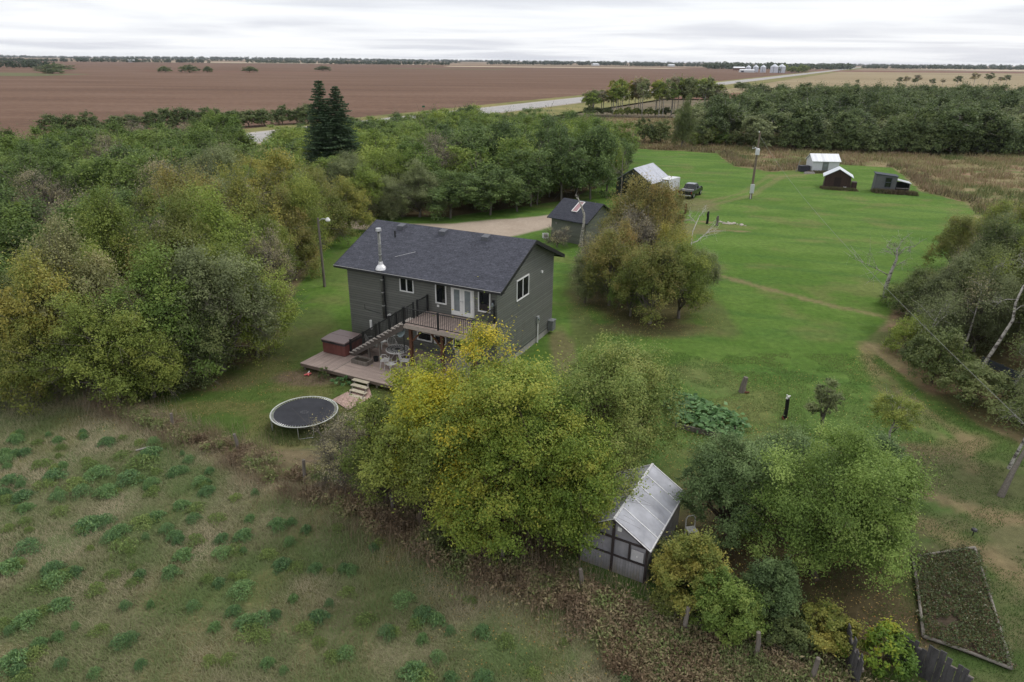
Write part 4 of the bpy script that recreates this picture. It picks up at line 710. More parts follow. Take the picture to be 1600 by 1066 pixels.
# dry weeds along the fence line
n = 95000; x = rng0.uniform(-27, 13, n); wd = .45 + 1.1 * fbm(x / 2.2, x * 0, 5) * np.clip((x + 20) / 14, .3, 1.8); y = FEN(x) - .1 + rng0.normal(size=n) * wd * .55 - .5 * np.clip((x + 14) / 12, 0, 1.3)
keep = fbm(x / .8, y / .8, 91, 3) > .40; x, y = x[keep], y[keep]
grass_patch('fence_line_weeds', np.stack([x, y, x * 0], -1), .30 + .38 * fbm(x / 1.5, y / 1.5, 3)[:, None], .014, [(.1, (.18, .13, .085)), (.35, (.26, .195, .125)), (.55, (.33, .28, .16)), (.75, (.18, .23, .08))], 'tall dry brown weeds along the fence line', 6, leafy=.13)
n = 42000; x = rng0.uniform(3, 12.5, n); y = FEN(x) - rng0.uniform(-.4, 3.2, n); grass_patch('weeds', np.stack([x, y, x * 0], -1), .5, .016, [(.1, (.16, .11, .07)), (.4, (.22, .165, .10)), (.6, (.27, .22, .13)), (.8, (.15, .19, .07))], 'tangled brown and green weeds at the bottom centre', 8, leafy=.12)
n = 26000; x = rng0.uniform(-26, 12.5, n); y = FEN(x) - .2 + rng0.normal(size=n) * (.5 + .035 * (x + 26)); k = (fbm(x / 1.2, y / 1.2, 93) > .45); x, y = x[k], y[k]
grass_patch('dry_stalks', np.stack([x, y, x * 0], -1), .75, .007, [(.1, (.20, .14, .10)), (.5, (.32, .26, .17)), (.9, (.40, .34, .24))], 'thin dry stalks standing in the fence line weeds', 9, .35)
# short dry pasture grass
n = 620000; x = rng0.uniform(-29, 10, n); y = 14 + rng0.uniform(0, 1, n) ** 1.3 * 24; k = (y < FEN(x) - .3) & (np.abs(x) < .9 * y + 5); x, y = x[k], y[k]
grass_patch('pasture_grass', np.stack([x, y, x * 0], -1), .08 + .16 * fbm(x / 1.1, y / 1.1, 23)[:, None], .009, [(.15, (.16, .22, .08)), (.4, (.23, .25, .12)), (.7, (.32, .295, .18)), (.95, (.42, .37, .25))], 'short dry grass of the pasture', 12, 1.1, tscale=.7)
# lawn blades close to the camera, lower right
n = 200000; x = rng0.uniform(9, 34, n); y = rng0.uniform(14, 42, n); k = (sdf(x, y, LAWN) < -.2) & (fbm(x / 1.2, y / 1.2, 17) > .42); x, y = x[k], y[k]
grass_patch('lawn_grass', np.stack([x, y, x * 0], -1), .06, .012, [(.1, (.05, .10, .02)), (.5, (.08, .14, .03)), (.9, (.15, .15, .06))], 'short lawn grass at the lower right', 13, 1.0, tscale=.5)
n = 60000; x = rng0.uniform(-22, -6, n); y = rng0.uniform(27, 40, n); k = (y > FEN(x) + .5) & (sdf(x, y, LAWN) < 0) & (np.hypot(x + 10.7, y - 28.7) > 1.5); x, y = x[k], y[k]
grass_patch('lawn_grass', np.stack([x, y, x * 0], -1), .06, .012, [(.1, (.07, .12, .02)), (.5, (.10, .16, .03)), (.9, (.17, .15, .06))], 'short lawn grass around the trampoline', 14, 1.0, tscale=.5)
# rough meadow around the sheds
n = 90000; x = rng0.uniform(36, 125, n); y = rng0.uniform(66, 160, n); k = (sdf(x, y, LAWN) > .1) & (fbm(x / 3, y / 3, 19) > .42) & (np.abs(x) < .83 * y + 4) & (sdf(x, y, GROVES['right']) > 0)
x, y = x[k], y[k]
grass_patch('meadow_grass', np.stack([x, y, x * 0], -1), .75, .07, [(.1, (.13, .17, .06)), (.35, (.23, .22, .10)), (.6, (.33, .28, .15)), (.8, (.30, .20, .14)), (.95, (.20, .19, .08))], 'long dry meadow grass beyond the lawn', 15, .6, tscale=.3)
n = 26000; x = rng0.uniform(16, 75, n); y = 155 + rng0.uniform(0, 1, n) ** 1.5 * 90; k = (sdf(x, y, LAWN) > .1) & (NRD(x, y) > 22); x, y = x[k], y[k]
grass_patch('meadow_grass', np.stack([x, y, x * 0], -1), .6, .09, [(.1, (.17, .16, .07)), (.5, (.24, .19, .10)), (.9, (.30, .22, .13))], 'long tan grass of the clearing behind the lawn', 16, .6, tscale=.3)

n = 60000; x = rng0.uniform(38, 110, n); y = rng0.uniform(84, 158, n); q_ = sdf(x, y, LAWN); k = (q_ > .2) & (q_ < 4.5) & (np.abs(x) < .83 * y + 4) & (fbm(x / 4, y / 4, 29) > .42); x, y, q_ = x[k], y[k], q_[k]
grass_patch('brush', np.stack([x, y, x * 0], -1), (1.1 * sst(0, 1.2, q_) * (1.25 - q_ / 5))[:, None], .06, [(.1, (.10, .09, .05)), (.4, (.17, .14, .08)), (.7, (.27, .18, .12)), (.95, (.14, .17, .06))], 'dark brown brush along the far lawn edge', 17, .7, tscale=.4)
# far tree belts
BELT = [leaf_mat('belt_leaves_near', L3((.035, .055, .03), (.055, .08, .04), (.08, .11, .05)))]
def belt(x0, y0, x1, y1, h, label, seed, dens=1., name='tree_belt', depth=.06):
    rng = np.random.default_rng(seed); L = math.hypot(x1 - x0, y1 - y0); nc = max(3, int(L / (h * .26) * dens)); t = rng.uniform(0, 1, nc)
    cx = x0 + (x1 - x0) * t + rng.normal(size=nc) * h; cy = y0 + (y1 - y0) * t + rng.normal(size=nc) * h * 1.5
    hh = h * rng.uniform(.6, 1.1, nc) * (.75 + .5 * fbm(t * 9, t * 0, seed)); k = np.repeat(np.arange(nc), 26); m_ = len(k)
    d = unit(rng.normal(size=(m_, 3))); r_ = rng.uniform(.5, 1, m_)[:, None]
    p = np.stack([cx[k], cy[k], hh[k] * .5], -1) + d * r_ * np.stack([hh[k] * .62, hh[k] * .62, hh[k] * .48], -1); nn = unit(d + rng.normal(size=d.shape) * .4 + np.array([0, 0, .3]))
    V, F = diamonds(p, nn, hh[k] * .42, .8, rng)
    o = link(name, npmesh(name, V, F, BELT, False, {'tint': ('FLOAT', np.repeat(np.clip(rng.normal(.5, .15, m_), 0, 1), 4))}))
    return tag(o, label, None, None, 'stuff')
for a in [(-870, 1130, -745, 1180, 9, 'dark tree belt in the field at far left', 1), (-1700, 2400, -1080, 2560, 11, 'long dark tree belt at the far left below the horizon', 2), (-1000, 2750, -560, 2760, 11, 'dark tree belt beyond the pale stubble at left', 3), (-640, 2500, -230, 2600, 12, 'dark tree belt on the horizon left of centre', 4),
          (-120, 3300, 500, 3350, 15, 'dark tree belt on the horizon at the centre', 5), (450, 3000, 980, 3150, 13, 'tree belt on the horizon left of the grain bins', 6), (560, 2100, 1080, 2400, 17, 'dark row of trees behind the grain bins', 7, 1.6), (1350, 2900, 2500, 3100, 16, 'dark tree belt on the horizon at the right', 8), (-4200, 6000, 400, 6400, 22, 'distant tree line on the left horizon', 9, 1), (200, 5200, 5200, 5600, 20, 'distant tree line on the right horizon', 10, .8), (-2300, 3800, -300, 4100, 12, 'thin distant tree line at left', 11, .5), (-1500, 1700, -1050, 1650, 9, 'dark belt near the left frame edge', 12, .6)]:
    belt(*a)
for i, (x, y, h, w, lb) in enumerate([(-440, 923, 7, 18, 'small low bush patch leftmost in the brown field'), (-415, 935, 8.5, 26, 'largest round bush patch standing in the brown field'), (-393, 938, 7, 14, 'small bush just right of the largest field bush'), (-356, 985, 7, 22, 'oval bush patch right of the biggest field bush'), (-300, 1150, 7, 26, 'flat bush patch in the brown field above the spruces'), (-505, 800, 5, 30, 'low green bush patch at the field left edge'), (-600, 960, 8, 50, 'broad low bush patch near the left frame edge')]):
    put_tree(WILL[i % 3], 'field_bush', x, y, h, w, i, 'willow', lb, 'bush', 'bushes standing in the brown field')
for i, (x, y, h) in enumerate([(342.2, 650.5, 7), (349.5, 652.5, 8), (348, 635.9, 7), (361, 655.7, 9), (345.9, 605.4, 7), (388.4, 663.3, 6), (370.4, 611.7, 9), (436, 694.1, 11), (453.1, 699, 11), (481.9, 726, 7), (300, 640, 5), (262, 560, 4), (470, 700, 9)]):
    put_tree(ASPEN[i % 3], 'aspen_tree', x, y, h, h * .8, i, 'twig' if i % 2 else 'poplar_far', 'small scrubby tree standing in the tan field at right', 'tree', 'scrubby trees along the tan field')
put_tree(WILL[0], 'willow_bush', 163, 521, 5, 14, 1, 'willow', 'dark rounded bush beside the highway past the aspens', 'bush')
for i in range(9):
    put_tree(FARP[i % 4], 'poplar_tree', 512 + i * 7.5 + RND.uniform(-2, 2), 1432 + RND.uniform(-16, 16), RND.uniform(10, 15), RND.uniform(15, 20), i, 'olive', 'olive tree in the windbreak right of the grain bins', 'tree', 'windbreak trees beside the grain bins')
#%%PART2%%
# ------------------------------------------------------------ house
SIDING = lines_mat('green_grey_siding', (.175, .18, .165), .16, 'Z', .03, .5, .14, .07, .6, 2)
SHING = shingle_mat('charcoal_shingles', (.056, .059, .074), (.080, .084, .105))
SHING2 = shingle_mat('dark_shingles', (.045, .048, .062), (.060, .064, .080))
WHITE = mat('white_trim', (.74, .74, .72), .5, .4, noise=.05)
BLACKT = mat('black_trim', (.018, .019, .02), .5, .4, noise=.1)
GLASS = mat('dark_glass', (.012, .014, .016), .06, .6, noise=.2, scale=1.2)
GLASSL = mat('frosted_glass', (.20, .23, .24), .15, .6, noise=.2, scale=1.5)
STEEL = mat('stainless_pipe', (.13, .135, .125), .45, .5, .4, noise=.5, scale=4)
GALV = mat('galvanised_metal', (.55, .56, .57), .4, .5, .7, noise=.1)
FOUND = mat('concrete', (.30, .29, .27), .9, .2, noise=.15)
DECKW = lines_mat('deck_boards', (.31, .245, .215), .145, 'X', .008, .45, .07, .16, .8, 5, (1, .25, 1))
DECKW2 = lines_mat('deck_boards_across', (.33, .26, .225), .145, 'Y', .008, .45, .07, .16, .8, 5, (.25, 1, 1))
OLDWOOD = mat('weathered_wood', (.17, .15, .13), .9, .15, noise=.3, scale=6, stretch=(1, 1, .2), bump=.3)
BROWNW = mat('brown_stained_wood', (.13, .062, .038), .7, .2, noise=.25, scale=5)
GREYW = mat('grey_board', (.27, .25, .24), .85, .15, noise=.25, scale=6, bump=.3)
DKGREY = mat('dark_grey_plastic', (.04, .042, .045), .5, .4, noise=.15)
HX = (-.911, 38.321, 0); HR = -.461
LL, WW, HH, SL, OV, OG = 11.15, 8.43, 5.68, .43, .53, .57
ZR = HH + SL * WW / 2
H = empty('house', HX, HR, 'two storey grey green sided house with dark shingle roof and raised deck', 'house')
MB().prism([(0, .45), (WW, .45), (WW, HH), (WW / 2, ZR - .02), (0, HH)], -LL, 0).build('wall', SIDING, H)
MB().box(-LL + .03, -.03, .03, WW - .03, -.3, .45).build('foundation', FOUND, H)
T_ = .13
rf = MB()
for sgn in (0, 1):
    Y0 = -OV if not sgn else WW + OV; zz = HH - SL * OV
    rf.prism([(Y0, zz), (WW / 2, ZR), (WW / 2, ZR + T_), (Y0, zz + T_)], -LL - OG, OG)
roof = rf.build('roof', SHING, H)
fa = MB(); zz = HH - SL * OV
for x_ in (-LL - OG - .025, OG):
    for Y0 in (-OV, WW + OV): fa.prism([(Y0, zz - .10), (WW / 2, ZR - .10), (WW / 2, ZR + T_ + .012), (Y0, zz + T_ + .012)], x_, x_ + .025)
fa.box(-LL - OG, OG, WW + OV + .003, WW + OV + .03, zz - .1, zz + T_ - .01)
fa.build('fascia', BLACKT, H)
gt = MB(); gt.prism([(-OV - .10, zz - .02), (-OV - .003, zz - .05), (-OV - .003, zz + .10), (-OV - .11, zz + .10)], -LL - OG, OG); gt.build('gutter', mat('dark_gutter', (.035, .036, .04), .4, .5), H)
MB().box(-LL - OG, OG, -OV - .115, -OV - .085, zz + .10, zz + .125).build('gutter_edge', mat('pale_drip_edge', (.42, .42, .43), .4, .5), H)
MB().box(-LL - OG + .03, OG - .03, -OV + .02, -.003, zz - .09, zz - .06).build('soffit', mat('soffit_dark', (.05, .05, .05), .7), H)
def roofz(b): return HH + SL * b + T_
for a in (-9.25, -5.95, -2.75):
    v = MB(); b = 3.72; z = roofz(b); v.prism([(b - .24, z - .11), (b + .24, z + .09), (b + .24, z + .26), (b - .24, z + .16)], a - .24, a + .24); v.build('roof_vent', mat('vent_grey', (.10, .105, .12), .5), roof)
MB().tube([(-9.15, 2.75, roofz(2.75) - .1), (-9.15, 2.75, roofz(2.75) + .42)], .055, 10).build('plumbing_vent', BLACKT, roof)
# stainless chimney along the front wall, through the eave
ca, cb = -8.18, -.24
ch = MB(); ch.tube([(ca, cb, 2.35), (ca, cb, 8.1)], .095, 14); cho = ch.build('chimney_pipe', STEEL, H, smooth=True)
cc = MB()
for z in (3.2, 4.1, 4.95, 6.6, 7.3): cc.tube([(ca, cb, z), (ca, cb, z + .07)], .107, 14)
cc.build('joint_band', GALV, cho)
MB().lathe([(.0, .26), (.17, .22), (.19, .05), (.13, 0), (.0, 0)], 16, (ca, cb, 8.08)).build('chimney_cap', GALV, cho)
MB().lathe([(.13, .42), (.16, .22), (.3, .05), (.36, -.08), (.36, -.12)], 16, (ca, cb, roofz(cb) + .06)).build('flashing', mat('foil_flashing', (.75, .75, .76), .35, .5, .3), cho)
MB().bar((ca + .25, cb, 2.5), (ca + .25, -.03, 2.5), .05).bar((ca - .02, -.05, 2.3), (ca - .02, -.05, 5.3), .09).build('bracket', DKGREY, cho)
MB().tube([(ca + .3, 0, 2.55), (ca + .3, -.2, 2.55)], .1, 12).build('clean_out', mat('clean_out_cap', (.6, .6, .58), .5), cho)
MB().tube([(-7.9, .9, roofz(.9) + .04), (-6.7, 1.5, roofz(1.5) + .12)], .012, 4).build('guy_wire', GALV, cho)
def window(par, plane, a0, a1, z0, z1, div=(), fw=.075, name='window'):
    """plane 'f' front wall (faces -y), 'g' right gable (faces +x)"""
    f = MB(); M_ = (lambda a, d, z: (a, -d, z)) if plane == 'f' else (lambda a, d, z: (d, a, z))
    def bx(mb, a0, a1, z0, z1, d0, d1):
        p = [M_(a0, d0, z0), M_(a1, d1, z1)]; mb.box(min(p[0][0], p[1][0]), max(p[0][0], p[1][0]), min(p[0][1], p[1][1]), max(p[0][1], p[1][1]), z0, z1)
    root = MB(); bx(root, a0 + fw * .5, a1 - fw * .5, z0 + fw * .5, z1 - fw * .5, .002, .02); w = root.build(name, GLASS, par)
    bx(f, a0, a1, z1 - fw, z1, .002, .06); bx(f, a0, a1, z0, z0 + fw, .002, .07); bx(f, a0, a0 + fw, z0 + fw, z1 - fw, .002, .055); bx(f, a1 - fw, a1, z0 + fw, z1 - fw, .002, .055)
    for t in div: c_ = a0 + (a1 - a0) * t; bx(f, c_ - .04, c_ + .04, z0 + fw, z1 - fw, .002, .05)
    f.build('frame', WHITE, w)
    return w
window(H, 'f', -6.96, -5.9, 4.35, 5.4, (.5,)); window(H, 'f', -4.3, -3.5, 3.98, 5.36); window(H, 'f', -1.27, -.43, 3.95, 5.36)
window(H, 'g', 2.57, 4.36, 3.95, 5.33, (.5,)); window(H, 'f', -5.8, -4.68, 1.24, 1.86, (.98,)); window(H, 'f', -4.5, -3.6, 1.24, 1.86); window(H, 'f', -3.1, -1.3, 1.1, 1.86, (.5,))
dr = MB().box(-3.17, -1.55, -.03, -.002, 3.42, 5.36).build('door_frame', WHITE, H)
for i, a in enumerate((-3.10, -2.35)):
    d = MB(); w_ = .73; g0, g1 = a + .16, a + w_ - .16
    d.box(a, g0, -.075, -.031, 3.45, 5.30).box(g1, a + w_, -.075, -.031, 3.45, 5.30).box(g0, g1, -.075, -.031, 3.45, 3.72).box(g0, g1, -.075, -.031, 5.1, 5.30)
    dd_ = d.build('door', WHITE, H)
    MB().box(g0, g1, -.055, -.032, 3.72, 5.1).build('pane', GLASSL, dd_)
    MB().tube([(a + (.67 if i == 0 else .06), -.08, 4.4), (a + (.67 if i == 0 else .06), -.14, 4.4)], .03, 8).build('handle', GALV, dd_)
lt = MB().box(-.30, -.16, -.05, -.002, 4.55, 4.8).build('wall_lamp', BLACKT, H); MB().lathe([(.0, .0), (.07, .02), (.08, .2), (.03, .26), (0, .26)], 10, (-.23, -.16, 4.42)).build('lamp_shade', GLASSL, lt)
MB().box(-4.2, -4.06, -.05, -.002, 3.74, 3.88).build('outlet_box', WHITE, H)
MB().tube([(-9.42, -.1, 1.3), (-9.42, -.1, 1.95)], .09, 10).build('vent_pipe', WHITE, H)
MB().bar((-9.9, -.02, 2.65), (-8.6, -.02, 2.52), .02).bar((-9.9, -.02, 2.65), (-9.9, -.02, 2.95), .02).build('cable_line', DKGREY, H)
me_ = MB().box(.002, .13, 5.68, 5.98, 1.45, 1.95).build('electric_meter', GALV, H, bevel=.02); MB().tube([(.07, 5.83, 1.46), (.07, 5.83, 0)], .05, 10).build('conduit', WHITE, me_)
MB().tube([(.13, 5.83, 1.75), (.2, 5.83, 1.75)], .09, 14).build('dial', GLASSL, me_)
MB().box(.002, .12, 6.25, 6.42, 4.86, 5.02).build('floodlight', WHITE, H, bevel=.02)
MB().box(.02, .38, 7.7, 8.25, .25, .95).box(.0, .42, 7.68, 8.27, .95, 1.0).build('air_conditioner', mat('grey_unit', (.16, .17, .17), .5), H)
MB().box(-.002, .01, 0, WW, .45, .50).build('flashing_strip', DKGREY, H)

def HL(a, b, z=0):
    c, s = math.cos(HR), math.sin(HR); return (HX[0] + a * c - b * s, HX[1] + a * s + b * c, z)
def at_house(name, a, b, z, label, cat, group=None, rz=0): return empty(name, HL(a, b, z), HR + rz, label, cat, group)
def railing(par, p0, p1, z0, z1, hgt=1.0, post0=True, post1=True, mid=0, name='railing'):
    a = Vector((*p0, z0)); b = Vector((*p1, z1)); up = Vector((0, 0, 1)); m_ = MB()
    m_.bar(a + up * hgt, b + up * hgt, .06, .045); m_.bar(a + up * .10, b + up * .10, .045, .04)
    n_ = max(2, int((b - a).length / .125))
    for i in range(1, n_):
        p = a.lerp(b, i / n_); m_.bar(p + up * .10, p + up * (hgt - .02), .022)
    r_ = m_.build(name, BLACKT, par)
    ps = ([0] if post0 else []) + ([1] if post1 else []) + [(i + 1) / (mid + 1) for i in range(mid)]
    for t in ps:
        p = a.lerp(b, t); MB().bar(p - up * .12, p + up * (hgt + .06), .085).bar(p + up * (hgt + .06), p + up * (hgt + .085), .11).build('railing_post', BLACKT, r_)
    return r_
DZ, A0, A1, B0 = 3.38, -4.88, -.08, -2.68
dk = at_house('raised_deck', 0, 0, 0, 'raised wooden deck with black metal railing outside the white french doors', 'deck')
MB().box(A0, A1, B0, -.09, DZ - .04, DZ).build('deck_floor', DECKW, dk)
MB().box(A0, A1, B0 - .04, B0 - .003, DZ - .26, DZ - .003).box(A1 + .003, A1 + .04, B0 - .04, -.01, DZ - .26, DZ - .003).box(A0 - .04, A0 - .003, B0 - .04, -.01, DZ - .26, DZ - .003).build('rim_board', mat('pale_rim_board', (.40, .34, .30), .8, noise=.15), dk)
jo = MB()
for i in range(12): x_ = A0 + .1 + i * (A1 - A0 - .2) / 11; jo.box(x_ - .02, x_ + .02, B0 + .01, -.01, DZ - .24, DZ - .043)
jo.build('joists', BROWNW, dk)
MB().box(A0 + .05, A1 - .05, B0 + .35, B0 + .5, DZ - .48, DZ - .243).build('beam', BROWNW, dk)
for x_ in (A0 + .17, (A0 + A1) / 2, A1 - .17):
    MB().box(x_ - .09, x_ + .09, B0 + .33, B0 + .51, .5, DZ - .483).build('post', BROWNW, dk)
for x_, s_ in ((A0 + .17, 1), ((A0 + A1) / 2, 1), ((A0 + A1) / 2, -1), (A1 - .17, -1)):
    MB().bar((x_ + s_ * .08, B0 + .42, DZ - 1.25), (x_ + s_ * .75, B0 + .42, DZ - .5), .09).build('brace', BROWNW, dk)
railing(dk, (A0 + .03, B0 + .03), (A1 - .03, B0 + .03), DZ, DZ, mid=1); railing(dk, (A1 - .03, B0 + .08), (A1 - .03, -.12), DZ, DZ, post0=False); railing(dk, (A0 + .03, -.12), (A0 + .03, -1.25), DZ, DZ, post1=True)
# staircase going down to the left
S0, S1, ZL = -9.15, A0 - .02, .52
st = at_house('deck_staircase', 0, 0, 0, 'long open staircase with black railing from the raised deck down to the ground deck', 'stairs')
B1s, B2s = B0 - .02, B0 + 1.12
for b_ in (B1s, B2s): MB().prism([(S0, ZL), (S0 + .35, ZL), (S1, DZ - .40), (S1, DZ - .1), (S1 - .2, DZ - .1), (S0, ZL + .12)], b_ - .03, b_ + .03, 'y').build('stringer', mat('dark_stringer', (.10, .085, .075), .8), st)
nt_ = 15
for i in range(nt_):
    t = (i + .5) / nt_; x_ = S0 + (S1 - S0) * t; z = ZL + (DZ - ZL) * (i + 1) / (nt_ + .2)
    MB().box(x_ - .16, x_ + .15, B1s - .09, B2s + .06, z - .02, z + .025).build('tread', mat('pale_tread', (.44, .40, .36), .8, noise=.2) if i == 0 else D.materials['pale_tread'], st)
railing(st, (S0 + .05, B1s + .02), (S1, B1s + .02), ZL + .02, DZ, .95, mid=3, post1=True); railing(st, (S0 + .25, B2s - .03), (S1, B2s - .03), ZL + .2, DZ, .95, mid=2, post1=True)
for x_, z in ((-6.9, 2.0), (-7.75, 1.4)): MB().box(x_ - .05, x_ + .05, B1s + .1, B1s + .2, .5, z).build('support_post', OLDWOOD, st)
# ground deck
GZ = .5
gd = at_house('ground_deck', 0, 0, 0, 'low weathered wooden deck under the staircase and hot tub', 'deck')
MB().box(-8.52, -1.5, -5.15, -.02, GZ - .05, GZ).build('deck_floor', DECKW2, gd)
MB().box(-11.1, -8.55, -5.15, -.9, GZ - .05, GZ - .002).build('deck_floor', DECKW, gd)
MB().box(-8.56, -8.50, -5.15, -.9, GZ - .045, GZ + .006).build('joint_board', OLDWOOD, gd)
MB().box(-11.1, -1.5, -5.12, -5.08, GZ - .24, GZ - .053).box(-11.07, -11.03, -5.08, -.9, GZ - .24, GZ - .053).build('skirt_board', mat('dark_skirt', (.16, .125, .10), .9, noise=.2), gd)
for a in (-10.9, -9, -7.2, -5.4, -3.6, -1.8): MB().box(a - .05, a + .05, -5.0, -4.9, -.1, GZ - .055).build('footing', OLDWOOD, gd)
gs = at_house('garden_steps', 0, 0, 0, 'four weathered open steps from the ground deck down to the paver path', 'steps')
for i in range(4):
    b_ = -5.32 - i * .40; z = .42 - i * .115; off = .22 * i
    MB().box(-6.85 + off, -5.72 + off, b_ - .15, b_ + .15, z - .035, z).build('tread', mat('bleached_tread', (.40, .36, .27), .85, noise=.2) if i == 0 else D.materials['bleached_tread'], gs)
for q in (0, 1): MB().bar((-6.75 + q * .95, -5.16, .36), (-6.1 + q * .95, -6.7, -.02), .05, .14).build('stringer', OLDWOOD, gs)
# hot tub
ht = at_house('hot_tub', -10.08, -2.28, GZ, 'square hot tub with reddish brown cabinet and brown padded cover', 'hot tub')
MB().box(-.90, .90, -.90, .90, .0, .80).build('cabinet', lines_mat('red_brown_cabinet', (.155, .058, .05), .14, 'X', .01, .7, .08, .1, .5), ht, bevel=.06)
MB().box(-.86, .86, -.86, .86, .80, .86).build('shell_rim', DKGREY, ht, bevel=.03)
cvm = mat('brown_vinyl', (.17, .125, .12), .45, .4, noise=.08, bump=.1, bscale=6)
for i, (y0, y1) in enumerate(((-.95, -.008), (.008, .95))):
    z0, z1 = (.94, 1.01) if i == 0 else (1.01, .94)
    MB().prism([(y0, .86), (y1, .86), (y1, z1), (y0, z0)], -.95, .95).build('cover', cvm, ht, bevel=.03)
MB().box(-.93, .93, -.93, .93, .72, .86).build('cover_skirt', mat('dark_vinyl', (.045, .038, .042), .5), ht, bevel=.03)
MB().box(-.2, .2, -.98, -.94, .78, .9).build('strap', BLACKT, ht)
# furniture
tb = at_house('patio_table', -6.0, -1.95, GZ, 'round patio table with patterned white and dark top under the stairs', 'table')
tt = MB().lathe([(0, .745), (.68, .745), (.72, .735), (.72, .70), (0, .70)], 36).build('table_top', DKGREY, tb)
pt = MB()
for k in range(24):
    for r0, r1 in ((.42, .62), (.18, .36)):
        a = k * math.tau / 24; pt.poly([(math.cos(a - .07) * r0, math.sin(a - .07) * r0, .749), (math.cos(a + .07) * r0, math.sin(a + .07) * r0, .749), (math.cos(a + .085) * r1, math.sin(a + .085) * r1, .749), (math.cos(a - .085) * r1, math.sin(a - .085) * r1, .749)], [(0, 1, 2, 3)])
IRON = mat('white_cast_iron', (.55, .54, .52), .5, noise=.12)
pt.build('tile_pattern', IRON, tt); MB().lathe([(.66, .752), (.735, .752), (.735, .69)], 36).build('table_rim', IRON, tt)
for k in range(4): a = k * math.pi / 2 + .4; MB().tube([(math.cos(a) * .12, math.sin(a) * .12, .69), (math.cos(a) * .2, math.sin(a) * .2, .4), (math.cos(a) * .45, math.sin(a) * .45, 0)], .02, 6).build('leg', IRON, tb)
def chair(a, b, rz, label, plastic=False):
    c = at_house('garden_chair', a, b, GZ, label, 'chair', 'white plastic chairs' if plastic else 'white iron chairs around the patio table', rz)
    m_ = WHITE if plastic else IRON; w_ = .25; r_ = .028 if plastic else .016
    MB().box(-w_, w_, -w_, w_, .42, .45).build('seat', m_, c, bevel=.01)
    bk = MB(); bk.tube([(-w_, w_, .44), (-w_, w_ + .06, .75), (-.12, w_ + .1, .95), (.12, w_ + .1, .95), (w_, w_ + .06, .75), (w_, w_, .44)], r_, 6)
    for k in (-.15, -.05, .05, .15): bk.bar((k, w_, .45), (k, w_ + .09, .9), .05 if plastic else .02, .015)
    bk.build('backrest', m_, c)
    for sx in (-1, 1):
        for sy in (-1, 1): MB().tube([(sx * w_ * .95, sy * w_ * .95, .43), (sx * w_ * 1.15, sy * w_ * 1.15, 0)], r_, 6).build('leg', m_, c)
        MB().tube([(sx * w_, w_ + .03, .66), (sx * (w_ + .03), 0, .67), (sx * w_, -w_, .62), (sx * w_, -w_, .43)], r_, 6).build('armrest', m_, c)
chair(-5.45, -3.45, 2.9, 'white wrought iron chair nearest the garden steps'); chair(-5.0, -2.6, 2.0, 'white wrought iron chair right of the patio table'); chair(-6.1, -3.15, -2.6, 'white wrought iron chair in front of the patio table'); chair(-7.0, -1.1, .8, 'white wrought iron chair behind the patio table')
chair(-8.75, -1.05, 2.7, 'white plastic garden chair between hot tub and wall', True); chair(-8.1, -.75, 2.9, 'white plastic garden chair nearer the chimney pipe', True)
sdh = at_house('satellite_dish', -5.35, -2.2, 0, 'pale blue grey round dish on a post beneath the deck corner', 'satellite dish')
MB().tube([(.05, .05, .5), (.05, .02, 2.55)], .03, 8).build('mast', DKGREY, sdh)
dsh = MB().lathe([(0, 0), (.15, .01), (.28, .045), (.34, .08), (.345, .07), (.28, .03), (0, -.02)], 24).build('dish', mat('pale_blue_dish', (.33, .41, .43), .5), sdh); dsh.location = (0, -.08, 2.62); dsh.rotation_euler = (rad(62), 0, rad(-15))
MB().tube([(-.1, -.1, 2.4), (-.3, -.45, 2.5)], .015, 6).box(-.35, -.27, -.5, -.42, 2.46, 2.54).build('receiver_arm', WHITE, sdh)
pb = at_house('planter_box', -7.7, -3.35, GZ, 'grey wooden planter box on the ground deck beneath the stairs', 'planter')
MB().box(-.6, .6, -.34, -.28, 0, .26).box(-.6, .6, .28, .34, 0, .26).box(-.6, -.54, -.28, .28, 0, .26).box(.54, .6, -.28, .28, 0, .26).build('frame', OLDWOOD, pb); MB().box(-.54, .54, -.28, .28, .02, .16).build('soil', mat('dark_soil', (.035, .028, .02), .95), pb)
bk_ = at_house('plant_pot', -7.1, -2.75, GZ, 'small black plant pot beside the planter box', 'pot'); MB().lathe([(0, 0), (.13, 0), (.17, .3), (.15, .3), (.13, .05), (0, .05)], 14).build('pot', BLACKT, bk_)
pv = at_house('privacy_panel', -.75, B0 - .15, 0, 'grey board panel standing below the right corner of the raised deck', 'fence panel')
MB().box(-.42, .42, -.02, .02, .4, 2.45).build('board_panel', lines_mat('grey_boards', (.30, .28, .275), .14, 'X', .01, .6, .06, .2), pv); MB().box(-.48, -.42, -.04, .04, 0, 2.5).box(.42, .48, -.04, .04, 0, 2.5).build('panel_posts', GREYW, pv)

# trampoline
tm = empty('trampoline', (-10.95, 31.95, 0), 0, 'round black trampoline with pale rim on the lawn', 'trampoline')
R_ = 1.72; tz = .72
MB().lathe([(0, tz - .05), (.8, tz - .04), (R_ - .16, tz), (R_ - .16, tz - .015), (0, tz - .065)], 64).build('mat', mat('black_mesh', (.028, .030, .038), .75, .3, noise=.25, scale=1.5, alt=(.036, .038, .046)), tm)
rp = [(math.cos(k * math.tau / 64) * R_, math.sin(k * math.tau / 64) * R_, tz) for k in range(65)]
MB().tube(rp, .03, 8, False).build('rim', mat('pale_galvanised_rim', (.50, .52, .48), .5, noise=.2), tm)
spm = MB().tube([(R_ - .17, 0, tz), (R_, 0, tz)], .013, 4).build('spring', GALV, tm)
for k in range(1, 72):
    o = spm.copy(); COL.objects.link(o); o.parent = tm; o.rotation_euler = (0, 0, k * math.tau / 72)
mk_ = MB()
